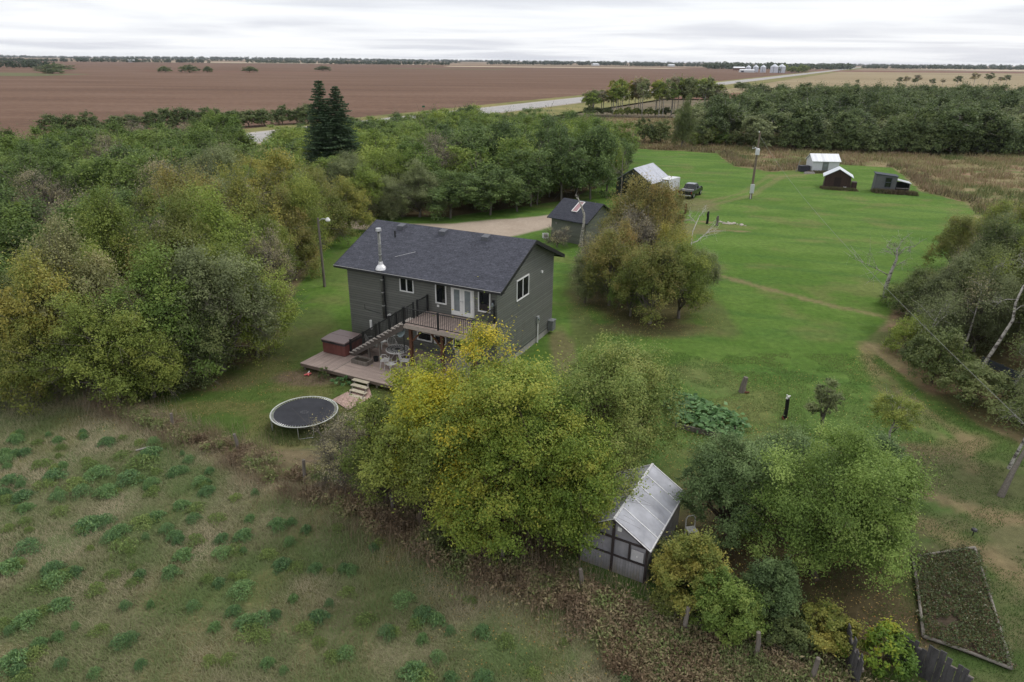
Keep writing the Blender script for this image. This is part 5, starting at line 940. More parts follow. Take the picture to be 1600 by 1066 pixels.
for k in range(12): a = k * math.tau / 12; mk_.tube([(math.cos(a) * .2, math.sin(a) * .12 + .0, tz - .04), (math.cos(a + .35) * .2, math.sin(a + .35) * .12, tz - .04)], .010, 4)
mk_.build('centre_mark', mat('pale_mark', (.22, .22, .23), .8), tm)
for k in range(4):
    a = k * math.pi / 2 + .3; c1, s1 = math.cos(a - .22), math.sin(a - .22); c2, s2 = math.cos(a + .22), math.sin(a + .22)
    MB().tube([(c1 * R_, s1 * R_, tz), (c1 * R_, s1 * R_, .04), (c2 * R_, s2 * R_, .04), (c2 * R_, s2 * R_, tz)], .022, 6).build('leg', GALV, tm)
n = 2600; q = rng0.uniform(0, 6.283, n); rr = np.sqrt(rng0.uniform(.2, 1.3, n)) * 1.75; grass_patch('long_grass', np.stack([-10.9 + np.cos(q) * rr, 31.7 + np.sin(q) * rr - .2, q * 0], -1), .26, .012, [(.1, (.07, .11, .03)), (.5, (.12, .15, .05)), (.9, (.19, .17, .08))], 'unmown grass under and around the trampoline', 31, .7)

# garden bits
SOFTP = mat('faded_red_plastic', (.55, .12, .12), .5)
ty = empty('toy', (-12.5, 37.9, .02), .5, 'small red and white toy lying on the bare dirt patch', 'toy'); MB().bar((-.22, 0, .05), (.22, .05, .06), .10, .08).bar((0, -.2, .05), (.05, .2, .06), .08, .08).build('body', SOFTP, ty, bevel=.02); MB().bar((.05, .1, .09), (.15, .18, .16), .05).build('arm', WHITE, ty)
sm = empty('tree_stump', (13.6, 36.2, 0), 0, 'short grey weathered log post leaning on the lawn beside the leafy bed', 'stump'); mb = MB(); mb.tube([(0, 0, -.1), (.02, 0, .3), (.10, .03, .8), (.13, .03, .95)], [.22, .17, .15, .13], 9); mb.build('log', OLDWOOD, sm, smooth=False)
MB().tube([(.08, -.1, .02), (.35, -.25, .1)], [.08, .05], 7).tube([(.1, .1, .02), (.3, .2, .12)], [.07, .04], 7).build('roots', BROWNW, sm)
ps = empty('carved_post', (14.95, 33.0, 0), 0, 'slim black post with a white bird-like top standing on the lawn', 'post'); MB().tube([(0, 0, -.1), (.02, 0, .6), (0, .02, 1.2)], [.12, .10, .10], 10).build('post', mat('charred_black', (.012, .012, .012), .6), ps)
MB().tube([(-.08, 0, 1.2), (-.02, 0, 1.33), (.12, .02, 1.38)], [.06, .07, .02], 8).tube([(-.02, 0, 1.33), (-.1, 0, 1.45)], [.05, .03], 7).build('ornament', WHITE, ps); MB().tube([(.0, -.02, .0), (.02, -.05, .04)], .2, 10).build('red_base', mat('red_soil', (.14, .04, .03), .9), ps)
cb_ = empty('garden_bed', (9.1, 31.6, 0), 0, 'raised bed edged with a grey timber and overflowing with big leafy squash plants', 'garden bed')
MB().bar((-.5, .45, .12), (1.6, -.75, .12), .12, .26).build('timber_edge', OLDWOOD, cb_); MB().bar((1.6, -.75, .12), (3.0, .4, .1), .1, .2).build('timber_edge', OLDWOOD, cb_)
rng = np.random.default_rng(55); n = 1500; x = rng.uniform(-.6, 3.6, n); y = rng.uniform(-1.2, 4.4, n); k = sdf(x, y, [(-.5, .5), (1.5, -.7), (2.6, -1.1), (3.3, .1), (3.2, 1.4), (1.6, 3.0), (.2, 4.2), (-.5, 3.2)]) < .2 * rng.normal(size=n); x, y = x[k], y[k]
p = np.stack([x, y, .18 + .45 * fbm(x * 1.3, y * 1.3, 7) * rng.uniform(.4, 1.2, len(x))], -1); V, F = diamonds(p, unit(rng.normal(size=p.shape) * .45 + np.array([0, 0, 1])), .30 * rng.uniform(.6, 1.3, len(p)), .9, rng)
link('foliage', npmesh('foliage', V, F, [LM['leafy']], False, {'tint': ('FLOAT', np.repeat(np.clip(rng.normal(.5, .22, len(p)), 0, 1), 4))}), cb_)
# raised bed at lower right
vb = empty('raised_bed', (15.9, 19.6, 0), 0, 'long raised vegetable bed framed with pale logs at the lower right', 'garden bed')
BQ = [(-.35, 2.25), (-1.95, -2.05), (.1, -3.25), (2.6, 2.9)]
BQ = [(-.1, 2.0), (-1.9, -2.0), (.2, -3.3), (2.7, 2.6)]
for i in range(4):
    a, b = BQ[i], BQ[(i + 1) % 4]; m_ = ((a[0] + b[0]) / 2 + .03, (a[1] + b[1]) / 2 + .02)
    MB().tube([(*a, .12), (*m_, .13), (*b, .12)], [.06, .05, .055], 9).build('log_edge', mat('bleached_log', (.22, .20, .175), .9, noise=.25, scale=5, bump=.3) if i == 0 else D.materials['bleached_log'], vb)
MB().poly([(*q, .07) for q in BQ], [(0, 1, 2, 3)]).build('soil', mat('bed_soil', (.07, .052, .035), .95, noise=.3), vb)
n = 42000; x = rng.uniform(-2.2, 3, n); y = rng.uniform(-3.5, 3, n); k = (sdf(x, y, BQ) < .12 * fbm(x * 2.5, y * 2.5, 6) * 4 - .22) & (fbm(x * 1.6, y * 1.6, 4) > .30); x, y = x[k], y[k]
p = np.stack([x, y, .08 + .5 * fbm(x * 1.1, y * 1.1, 8, 3) * rng.uniform(.2, 1.1, len(x))], -1); V, F = diamonds(p, unit(rng.normal(size=p.shape) * .7 + np.array([0, 0, .8])), .075 * rng.uniform(.5, 1.4, len(p)), .5, rng)
bm_ = leaf_mat('bed_plants', [(.1, (.16, .10, .06)), (.35, (.10, .11, .04)), (.6, (.08, .13, .045)), (.95, (.30, .30, .22))], .7, .2, 0)
o = link('foliage', npmesh('foliage', V, F, [bm_], False, {'tint': ('FLOAT', np.repeat(np.clip(rng.normal(.45, .2, len(p)), 0, 1), 4))}), vb)
sl = empty('garden_light', (19.1, 23.1, 0), 0, 'tiny dark garden light standing alone on the lawn at lower right', 'lamp'); MB().tube([(0, 0, 0), (0, 0, .25)], .02, 6).build('stake', BLACKT, sl); MB().lathe([(0, .38), (.10, .34), (.12, .26), (0, .24)], 10).build('lamp_head', DKGREY, sl)
wf = empty('walking_frame', (7.35, 22.9, 0), .2, 'white tubular metal frame half hidden behind the bushes by the greenhouse', 'frame'); MB().tube([(-.2, 0, 0), (-.2, .05, .85), (-.12, .06, .97), (.12, .06, .97), (.2, .05, .85), (.2, 0, 0)], .022, 8).bar((-.2, .03, .45), (.2, .03, .45), .03).build('tube_frame', WHITE, wf); MB().box(-.2, .2, -.3, .03, .40, .44).build('seat', WHITE, wf); MB().tube([(-.2, -.3, 0), (-.2, -.28, .42)], .02, 6).build('leg', WHITE, wf); MB().tube([(.2, -.3, 0), (.2, -.28, .42)], .02, 6).build('leg', WHITE, wf)
pfm = mat('weathered_fence_plank', (.085, .082, .084), .9, .15, noise=.35, scale=5, stretch=(1, 1, .25), bump=.5)
def plank_fence(p0, p1, label, seed):
    r_ = random.Random(seed); f = empty('plank_fence', (p0[0], p0[1], 0), 0, label, 'fence'); d = Vector((p1[0] - p0[0], p1[1] - p0[1], 0)); L = d.length; d.normalize(); m_ = MB(); x_ = 0
    while x_ < L:
        w_ = r_.uniform(.12, .2); h = r_.uniform(1.0, 1.4); a = d * (x_ + w_ / 2); m_.bar(a + Vector((0, 0, -.1)), a + Vector((r_.uniform(-.04, .04), r_.uniform(-.03, .03), h)), .03, w_, up=(d.x, d.y, 0)); x_ += w_ + r_.uniform(-.01, .02)
    m_.build('planks', pfm, f); nn_ = Vector((-d.y, d.x, 0)) * .05
    for z in (.35, .95): MB().bar(nn_ + Vector((0, 0, z)), nn_ + d * L + Vector((0, 0, z)), .05, .1).build('rail', OLDWOOD, f)
plank_fence((12.35, 16.85), (13.9, 15.1), 'dark weathered plank fence behind the yellow vine at the bottom edge', 1); plank_fence((10.95, 16.9), (10.7, 15.4), 'short dark plank fence left of the yellow vine', 2)
# wire fence posts along the pasture
wfm = empty('wire_fence', (0, 0, 0), 0, 'old wire fence with grey wooden posts along the pasture edge', 'fence'); pp = []
for i, x_ in enumerate((-25.6, -21.7, -17.6, -13.4, -9.4, -5, -.3, 2.6, 5.9, 8.0, 9.4)):
    y_ = FEN(x_) + (.2 if i % 2 else 0); h = (1.15, 1.2, 1.0, 1.1, 1.25, 1.1, 1.1, 1.0, 1.25, 1.2, 1.2)[i]; pp.append(Vector((x_, y_, 0)))
    MB().tube([(x_, y_, -.2), (x_ + .02, y_, h * .6), (x_ + .05 * (-1) ** i, y_, h)], [.085, .08, .07], 8).build('fence_post', OLDWOOD, wfm)
wr_ = MB()
for a, b in zip(pp[:-1], pp[1:]):
    for z in (.45, .75, 1.0): wr_.tube([a + Vector((0, 0, z)), (a + b) / 2 + Vector((0, 0, z - .04)), b + Vector((0, 0, z))], .0022, 3, False)
wr_.build('wire', mat('rusty_wire', (.10, .08, .07), .8), wfm)
lm = empty('debris', (-18.2, 29.1, 0), .4, 'small grey board lying in the pasture near the left', 'board'); MB().bar((-.3, 0, .06), (.3, .05, .10), .10, .03).build('board', GREYW, lm)
bf = empty('board_fence', (29.8, 39.7, 0), 0, 'low dark blue grey board fence below the birches at the right edge', 'fence')
for z in (.25, .55, .8): MB().bar((0, 0, z), (1.2, -3.9, z), .04, .22).build('board', mat('slate_board', (.05, .06, .075), .8, noise=.2) if z == .25 else D.materials['slate_board'], bf)
for t in (0, .33, .66, 1): MB().bar((1.2 * t + .05, -3.9 * t, -.1), (1.2 * t + .05, -3.9 * t, .95), .09).build('post', DKGREY, bf)

# yard lamp
yl = empty('yard_lamp', (-16.0, 55.5, 0), 0, 'tall wooden yard light pole with a white lamp left of the house', 'lamp post')
MB().tube([(0, 0, -.3), (0, 0, 5.9)], [.12, .08], 10).build('pole', OLDWOOD, yl); MB().tube([(0, 0, 5.6), (.35, -.1, 5.85), (.75, -.15, 5.85)], .03, 8).build('arm', GALV, yl); MB().lathe([(0, .16), (.10, .14), (.2, -.05), (.17, -.14), (0, -.2)], 14, (.85, -.17, 5.82)).build('lamp_head', WHITE, yl)
# utility pole + service cable
up_ = empty('utility_pole', (33.8, 97.9, 0), 0, 'wooden utility pole with grey transformer standing on the far lawn', 'utility pole')
MB().tube([(0, 0, -.3), (.05, 0, 9.2)], [.19, .12], 12).build('pole', BROWNW if False else mat('pole_wood', (.17, .135, .105), .85, noise=.2), up_)
MB().lathe([(0, 0), (.27, 0), (.29, .1), (.29, .75), (.22, .85), (0, .88)], 14, (-.05, -.35, 6.15)).build('transformer', mat('transformer_grey', (.62, .63, .64), .5), up_)
MB().box(-.3, .22, -.42, -.16, .85, 2.1).build('meter_cabinet', mat('cabinet_grey', (.55, .57, .58), .5, noise=.1), up_, bevel=.02); MB().tube([(-.1, -.22, .9), (-.1, -.22, 0)], .05, 8).build('conduit', WHITE, up_)
for z, x_ in ((9.1, -.12), (7.0, -.35)): MB().lathe([(0, 0), (.06, 0), (.08, .06), (.04, .1), (.07, .14), (0, .2)], 8, (x_, -.1, z)).build('insulator', WHITE, up_)
MB().bar((-.75, -.1, 6.95), (0, -.05, 7.1), .07).bar((-.7, -.1, 7.0), (-.7, -.1, 7.3), .05).build('bracket', GALV, up_)
sc_ = MB(); A_ = Vector((33.9, 97.8, 8.6)); B_ = Vector((15.5, 14, 7.4)); sc_.tube([A_.lerp(B_, t) - Vector((0, 0, 4.8 * t * (1 - t))) for t in [i / 40 for i in range(41)]], .008, 5, False)
tag(sc_.build('overhead_cable', mat('cable_grey', (.20, .20, .19), .6), None), 'thin overhead service cable sagging from the utility pole to the right edge', 'cable')

# generic small gable building
def shed(name, x, y, yaw, L, Wd, h, ridge, wallm, roofm, label, ovx=.25, ovy=.3, trim=None, cat='shed'):
    """ridge along local x, length L (0..L), depth 0..Wd along local y"""
    s = empty(name, (x, y, 0), yaw, label, cat)
    MB().prism([(0, -.05), (Wd, -.05), (Wd, h), (Wd / 2, ridge - .02), (0, h)], 0, L).build('wall', wallm, s)
    k = (ridge - h) / (Wd / 2); r_ = MB()
    for Y0 in (-ovy, Wd + ovy): r_.prism([(Y0, h - k * ovy), (Wd / 2, ridge), (Wd / 2, ridge + .09), (Y0, h - k * ovy + .09)], -ovx, L + ovx)
    ro = r_.build('roof', roofm, s)
    if trim:
        t = MB()
        for x_ in (-ovx - .022, L + ovx): 
            for Y0 in (-ovy, Wd + ovy): t.prism([(Y0, h - k * ovy - .05), (Wd / 2, ridge - .05), (Wd / 2, ridge + .10), (Y0, h - k * ovy + .10)], x_, x_ + .02)
        t.build('fascia', trim, s)
    return s, ro
SID2 = lines_mat('shed_siding', (.165, .172, .15), .16, 'Z', .02, .65, .1, .06)
s1, r1 = shed('storage_shed', 4.15, 73.1, rad(-40), 4.5, 5.2, 2.55, 4.0, SID2, SHING2, 'small grey green shed with dark shingle roof and pinkish skylight', .35, .35, BLACKT)
kz = (4.0 - 2.55) / 2.6; f_ = lambda b: 2.55 + kz * b + .10
sk = MB().poly([(2.0, .9, f_(.9) + .06), (2.6, .9, f_(.9) + .06), (2.6, 2.3, f_(2.3) + .06), (2.0, 2.3, f_(2.3) + .06), (2.0, .9, f_(.9) - .02), (2.6, .9, f_(.9) - .02), (2.6, 2.3, f_(2.3) - .02), (2.0, 2.3, f_(2.3) - .02)], [(0, 1, 2, 3), (0, 4, 5, 1), (1, 5, 6, 2), (2, 6, 7, 3), (3, 7, 4, 0)]).build('skylight', mat('pink_skylight', (.34, .19, .20), .3, .5), r1)
fr_ = MB()
for (a, b) in (((1.97, .87), (2.63, .87)), ((2.63, .87), (2.63, 2.33)), ((2.63, 2.33), (1.97, 2.33)), ((1.97, 2.33), (1.97, .87))): fr_.bar((a[0], a[1], f_(a[1]) + .07), (b[0], b[1], f_(b[1]) + .07), .09, .06)
fr_.build('frame', WHITE, sk)
MB().box(.55, .72, -.06, -.003, 1.75, 1.95).build('vent_cover', GREYW, s1)
ac = empty('white_crate', (3.55, 73.6, 0), .2, 'small white and grey crate beside the shingled shed corner', 'crate'); MB().box(-.3, .3, -.25, .25, 0, .08).box(-.3, -.25, -.25, .25, .08, .5).box(.25, .3, -.25, .25, .08, .5).box(-.25, .25, .2, .25, .08, .5).build('crate', WHITE, ac)
MB().box(-.12, .2, -.2, .1, .08, .4).build('contents', GREYW, ac)
sd2 = empty('satellite_dish', (9.3, 73.4, 0), .2, 'large white round satellite dish between the shingled shed and the orange trees', 'satellite dish'); MB().tube([(0, 0, 0), (0, 0, 2.4)], .05, 8).build('mast', GALV, sd2)
d_ = MB().lathe([(0, 0), (.3, .03), (.5, .1), (.6, .17), (.61, .15), (.5, .07), (.3, 0), (0, -.03)], 26).build('dish', mat('dish_grey_white', (.55, .56, .52), .5, noise=.15), sd2); d_.location = (0, -.1, 2.45); d_.rotation_euler = (rad(50), 0, 0.1); MB().lathe([(.48, .11), (.61, .18), (.62, .15)], 26).build('rim', WHITE, d_)
# garage with open door
TIN = lines_mat('grey_tin_roof', (.42, .44, .50), .35, 'X', .03, .75, .08, .15, .45, 2)
GW = lines_mat('dark_green_boards', (.05, .06, .055), .2, 'Z', .02, .6, .1, .12)
gx, gy, gyaw = 17.0, 98.2, rad(56.8)
g_ = empty('garage', (gx, gy, 0), gyaw, 'dark green garage with grey metal roof and open door beside the white trailer', 'garage')
GWd, GL, gh, gr = 2.6, 6.4, 2.35, 4.05
for sy in (-1, 1): MB().box(0, GL, sy * GWd - (.06 if sy > 0 else -.0), sy * GWd + (.0 if sy > 0 else .06), -.05, gh).build('side_wall', GW, g_)
MB().prism([(-GWd + .06, -.05), (GWd - .06, -.05), (GWd - .06, gh), (0, gr - .06), (-GWd + .06, gh)], GL - .08, GL).build('rear_wall', GW, g_)
MB().prism([(-GWd + .06, 1.95), (GWd - .06, 1.95), (GWd - .06, gh), (0, gr - .06), (-GWd + .06, gh)], 0, .08).box(0, .08, -GWd + .06, -1.9, -.05, 1.95).box(0, .08, 1.9, GWd - .06, -.05, 1.95).build('front_wall', GW, g_)
r_ = MB(); kk = (gr - gh) / GWd
for sy in (-1, 1): r_.prism([(sy * (GWd + .35), gh - kk * .35), (0, gr), (0, gr + .07), (sy * (GWd + .35), gh - kk * .35 + .07)], -.35, GL + .3)
r_.build('roof', TIN, g_); MB().bar((-.02, .2, 3.2), (-.06, .2, 3.3), .12).build('gable_lamp', WHITE, g_)
tr2 = empty('tractor', (gx + .55 * 1.6, gy + .84 * 1.6, 0), gyaw, 'dark red garden tractor parked inside the open garage', 'tractor')
REDP = mat('dark_red_paint', (.16, .03, .035), .4, .5); TYRE = mat('black_rubber', (.02, .02, .02), .85, noise=.2)
MB().box(-.2, 1.0, -.3, .3, .5, 1.0).box(-.6, -.2, -.42, .42, .55, .75).build('hood', REDP, tr2, bevel=.05); MB().box(-.55, -.2, -.2, .2, .75, .9).box(-.65, -.55, -.2, .2, .8, 1.25).build('seat', BLACKT, tr2)
for x_, r0 in ((-.45, .42), (.75, .28)):
    for sy in (-1, 1): w = MB().tube([(x_, sy * .4, r0), (x_, sy * .62, r0)], r0, 18).build('wheel', TYRE, tr2)
# enclosed trailer
WPAINT = mat('white_trailer_panel', (.68, .69, .71), .35, .5, noise=.05)
tr3 = empty('cargo_trailer', (22.45, 101.0, 0), rad(52), 'white enclosed cargo trailer parked between garage and black pickup', 'trailer')
MB().box(-1.7, 1.7, -1.05, 1.05, .45, 2.4).prism([(-1.05, .45), (1.05, .45), (1.05, 2.35), (-1.05, 2.35)], 1.7, 1.95).build('body', WPAINT, tr3, bevel=.05)
MB().box(-1.74, -1.702, -.98, -.90, .5, 2.32).box(-1.74, -1.702, .90, .98, .5, 2.32).box(-1.74, -1.702, -.9, .9, 2.24, 2.32).build('door_frame', BLACKT, tr3)
MB().box(-1.735, -1.703, -.88, .88, .52, 2.22).build('rear_door', WPAINT, tr3); MB().box(-1.75, -1.737, .3, .36, .6, 2.1).build('latch_bar', GALV, tr3)
MB().box(-1.8, 1.9, -1.0, 1.0, .36, .44).bar((1.9, -.6, .4), (3.0, 0, .42), .09).bar((1.9, .6, .4), (3.0, 0, .42), .09).build('chassis', BLACKT, tr3)
for sx in (-.42, .42):
    for sy in (-1, 1): w = MB().tube([(sx, sy * 1.07, .34), (sx, sy * 1.27, .34)], .34, 18).build('wheel', TYRE, tr3); MB().tube([(sx, sy * 1.275, .34), (sx, sy * 1.285, .34)], .18, 12).build('rim', GALV, w)
for sy in (-1, 1): MB().box(-.85, .85, min(sy * 1.06, sy * 1.3), max(sy * 1.06, sy * 1.3), .70, .74).build('fender', WPAINT, tr3)
# pickup
TB = mat('black_truck_paint', (.012, .013, .016), .18, .6, noise=.1)
pk = empty('pickup_truck', (25.65, 99.7, 0), rad(60), 'black pickup truck seen from behind beside the white trailer', 'pickup truck')
side = [(-2.85, .55), (-2.85, 1.12), (-1.0, 1.16), (2.2, 1.14), (2.75, 1.0), (2.85, .55), (2.35, .5), (-2.4, .5)]
for sy in (-1, 1):
    y0, y1 = sorted((sy * .98, sy * .86)); MB().prism([(a, b) for a, b in side], y0, y1, 'y').build('body_side', TB, pk, bevel=.03)
MB().box(-2.8, 2.7, -.86, .86, .45, .72).build('chassis', BLACKT, pk); MB().box(-2.85, -2.78, -.86, .86, .62, 1.12).build('tailgate', TB, pk, bevel=.02)
MB().prism([(-.98, .72), (2.72, .72), (2.7, 1.02), (2.2, 1.15), (-.98, 1.16)], -.86, .86, 'y').build('hood', TB, pk)
cab = MB().poly([(-1.0, -.86, 1.16), (1.55, -.86, 1.15), (1.55, .86, 1.15), (-1.0, .86, 1.16), (-.72, -.66, 1.82), (.75, -.66, 1.82), (.75, .66, 1.82), (-.72, .66, 1.82)], [(0, 1, 5, 4), (1, 2, 6, 5), (2, 3, 7, 6), (3, 0, 4, 7), (4, 5, 6, 7)]).build('cab', TB, pk, bevel=.04)
MB().poly([(-.965, -.7, 1.22), (-.965, .7, 1.22), (-.80, .58, 1.72), (-.80, -.58, 1.72)], [(0, 1, 2, 3)]).build('rear_window', GLASS, cab)
for sy in (-1, 1): MB().poly([(-.85, sy * .865, 1.22), (1.3, sy * .865, 1.22), (.7, sy * .73, 1.74), (-.66, sy * .73, 1.74)], [(0, 1, 2, 3)]).build('side_window', GLASS, cab)
MB().poly([(1.52, -.75, 1.22), (1.52, .75, 1.22), (.86, .6, 1.75), (.86, -.6, 1.75)], [(0, 1, 2, 3)]).build('windscreen', GLASS, cab)
MB().box(-.7, .7, -.62, .62, 1.825, 1.84).build('roof_panel', mat('painted_roof_sheen', (.22, .23, .25), .2, .6), cab)  # sky sheen on the black cab roof put in as a paler grey sheet
MB().box(-3.0, -2.86, -.92, .92, .42, .62).build('rear_bumper', mat('chrome', (.55, .55, .56), .25, .5, .9), pk, bevel=.03); MB().box(2.86, 2.98, -.9, .9, .45, .65).build('front_bumper', D.materials['chrome'], pk, bevel=.03)
MB().box(-1.75, -1.25, -.8, .8, .73, 1.2).build('tool_box', mat('aluminium_box', (.5, .5, .5), .35, .5, .6), pk, bevel=.02)
for sy in (-1, 1):
    MB().box(-2.87, -2.855, min(sy * .87, sy * .97), max(sy * .87, sy * .97), .78, 1.08).build('tail_light', mat('red_lens', (.25, .01, .01), .2) if sy < 0 else D.materials['red_lens'], pk)
    MB().box(1.15, 1.3, min(sy * 1.0, sy * 1.22), max(sy * 1.0, sy * 1.22), 1.2, 1.38).build('mirror', TB, pk)
    for sx in (-1.75, 1.75): w = MB().tube([(sx, sy * .78, .4), (sx, sy * 1.0, .4)], .4, 20).build('wheel', TYRE, pk); MB().tube([(sx, sy * 1.005, .4), (sx, sy * 1.015, .4)], .22, 12).build('rim', GALV, w)
MB().poly([(.0, -1.0, .6), (.9, -1.0, .6), (.9, -1.35, .62), (.0, -1.9, .62), (.0, -1.0, 1.1), (.9, -1.0, 1.1), (.9, -1.35, 1.1), (.0, -1.9, 1.1)], [(0, 1, 2, 3), (4, 5, 6, 7), (0, 1, 5, 4), (1, 2, 6, 5), (2, 3, 7, 6), (3, 0, 4, 7)]) if False else None

# posts and rocks on the lawn
for x_, y_, h, m_, lb in ((23.3, 81.4, 1.5, D.materials['charred_black'], 'dark upright post, taller of the two near the stone row'), (24.2, 80.4, 1.2, BARKG, 'greyish upright stump post right of the dark one'), (22.0, 87.2, 1.3, BROWNW, 'brown log post below the parked pickup')):
    o = empty('wooden_post', (x_, y_, 0), 0, lb, 'post'); MB().tube([(0, 0, -.1), (.05, 0, h * .5), (.0, .0, h * .75), (.05, 0, h)], [.17, .13, .16, .1], 9).build('post', m_, o)
rk = mat('pale_fieldstone', (.42, .38, .33), .9, noise=.2, scale=4)
import bmesh
def rock(seed):
    bm = bmesh.new(); bmesh.ops.create_icosphere(bm, subdivisions=2, radius=.22); r_ = random.Random(seed)
    for v in bm.verts: v.co *= 1 + r_.uniform(-.18, .18); v.co.z *= .6
    me = D.meshes.new('fieldstone'); bm.to_mesh(me); bm.free(); me.materials.append(rk); return me
RK = [rock(i) for i in range(4)]
for i in range(18):
    o = link('fieldstone', RK[i % 4]); o.location = (25.0 + i * .16 + _r.uniform(-.3, .3), 82.0 - i * .08 + _r.uniform(-.7, .7), .03); o.rotation_euler = (0, 0, i); s_ = _r.uniform(.5, 1.1); o.scale = (s_, s_, s_)
    tag(o, 'pale fieldstone in the loose row on the far lawn', 'stone', 'fieldstones in a loose row')

# three small sheds at the back of the lawn
WTIN = lines_mat('white_tin_roof', (.80, .82, .86), .4, 'X', .03, .85, .06, .05, .4, 2)
WWALL = mat('white_wall', (.58, .60, .62), .7, noise=.08, scale=3)
ws, wr2 = shed('white_shed', 53.1, 124.3, rad(-4), 4.6, 3.4, 1.95, 2.95, WWALL, WTIN, 'white shed with bright white metal roof at the back of the lawn', .2, .2)
dm = MB().box(1.75, 2.75, -.06, -.003, .02, 1.75).build('door', mat('grey_green_door', (.16, .18, .17), .7), ws); MB().box(2.0, 2.5, -.08, -.062, 1.0, 1.5).build('pane', GLASSL, dm)
bbx = empty('dark_box', (51.2, 124.6, 0), 0, 'dark blue grey storage box left of the white shed', 'box'); MB().box(0, 1.7, 0, 1.2, 0, .95).build('box', mat('dark_navy', (.04, .04, .055), .7), bbx, bevel=.04); MB().box(-.05, 1.75, -.05, 1.25, .953, 1.02).build('lid', mat('dark_lid', (.06, .06, .07), .6), bbx)
pkm = empty('leaning_pole', (50.4, 124.5, 0), 0, 'pale leaning pole beside the dark storage box', 'pole'); MB().tube([(0, 0, 0), (.5, 0, 2.1)], .06, 7).build('pole', GREYW, pkm)
bt = empty('boat', (52.0, 122.6, 0), .1, 'small upturned grey boat in front of the white shed', 'boat'); MB().poly([(-.9, -.3, 0), (.9, -.3, 0), (1.1, 0, .05), (.9, .3, 0), (-.9, .3, 0), (-.8, -.15, .3), (.8, -.15, .3), (.8, .15, .3), (-.8, .15, .3)], [(0, 1, 6, 5), (1, 2, 6), (2, 3, 7, 6), (3, 4, 8, 7), (4, 0, 5, 8), (5, 6, 7, 8)]).build('hull', GREYW, bt)
BRW = lines_mat('dark_brown_boards', (.052, .030, .026), .17, 'X', .02, .5, .1, .2)
bs = empty('brown_shed', (48.2, 107.7, 0), rad(-22), 'dark brown board shed with white metal gable roof', 'shed')
MB().poly([(0, 0, -.05), (3.9, 0, -.05), (3.75, 0, 1.9), (1.95, 0, 2.95), (.15, 0, 1.9), (0, 3, -.05), (3.9, 3, -.05), (3.75, 3, 1.9), (1.95, 3, 2.95), (.15, 3, 1.9)], [(0, 1, 2, 3, 4), (9, 8, 7, 6, 5), (0, 4, 9, 5), (4, 3, 8, 9), (3, 2, 7, 8), (2, 1, 6, 7)]).build('wall', BRW, bs)
r_ = MB()
for s_ in (-1, 1): r_.prism([(1.95 + s_ * 2.15, 1.76), (1.95, 2.97), (1.95, 3.05), (1.95 + s_ * 2.15, 1.84)], -.3, 3.2, 'y')
r_.build('roof', mat('white_metal_sheet', (.66, .70, .74), .4, .4, noise=.06), bs)
MB().box(1.45, 2.4, -.05, -.003, .05, 1.75).build('door', mat('dark_door', (.03, .02, .018), .8), bs); MB().box(1.2, 1.9, -.35, -.1, 0, .06).build('step', OLDWOOD, bs)
MB().box(3.95, 4.7, .1, 1.3, 0, 1.15).build('lean_box', BRW, bs)
bu = empty('bucket', (51.0, 106.4, 0), 0, 'white bucket in front of the brown shed', 'bucket'); MB().lathe([(0, 0), (.16, 0), (.2, .42), (.18, .42), (.14, .03), (0, .03)], 12).build('bucket', WHITE, bu)
GSH = mat('slate_grey_wall', (.115, .12, .125), .8, noise=.12, scale=3)
g2 = empty('grey_shed', (54.6, 104.8, 0), rad(-19), 'grey tall sided shed with a two pane window and open lean-to', 'shed')
MB().poly([(0, 0, -.05), (2.9, 0, -.05), (3.0, 0, 2.35), (.1, 0, 2.65), (0, 2.2, -.05), (2.9, 2.2, -.05), (3, 2.2, 2.2), (.1, 2.2, 2.5)], [(0, 1, 2, 3), (7, 6, 5, 4), (0, 3, 7, 4), (1, 5, 6, 2), (3, 2, 6, 7)]).build('wall', GSH, g2)
MB().prism([(-.1, 2.64), (3.12, 2.34), (3.12, 2.42), (-.1, 2.72)], -.12, 2.35, 'y').build('roof', D.materials['slate_board'], g2)
w = MB().box(1.45, 2.2, -.03, -.003, .85, 2.15).build('window', GLASS, g2); MB().box(1.38, 1.45, -.06, -.003, .78, 2.22).box(2.2, 2.27, -.06, -.003, .78, 2.22).box(1.45, 2.2, -.06, -.003, 2.15, 2.22).box(1.45, 2.2, -.06, -.003, .78, .85).box(1.45, 2.2, -.055, -.031, 1.45, 1.55).build('frame', D.materials['slate_board'], w)
MB().prism([(3.02, 1.85), (4.95, 1.45), (4.95, 1.52), (3.02, 1.93)], -.2, 2.1, 'y').build('lean_to_roof', mat('grey_white_sheet', (.45, .47, .5), .5, noise=.1), g2)
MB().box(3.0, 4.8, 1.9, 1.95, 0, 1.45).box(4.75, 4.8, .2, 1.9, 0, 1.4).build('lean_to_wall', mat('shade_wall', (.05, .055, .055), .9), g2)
for x_ in (4.78,): MB().box(x_ - .05, x_ + .05, -.12, -.02, 0, 1.45).build('post', OLDWOOD, g2)
MB().bar((3.0, -.06, .75), (4.8, -.06, .75), .04, .08).build('rail', GREYW, g2)
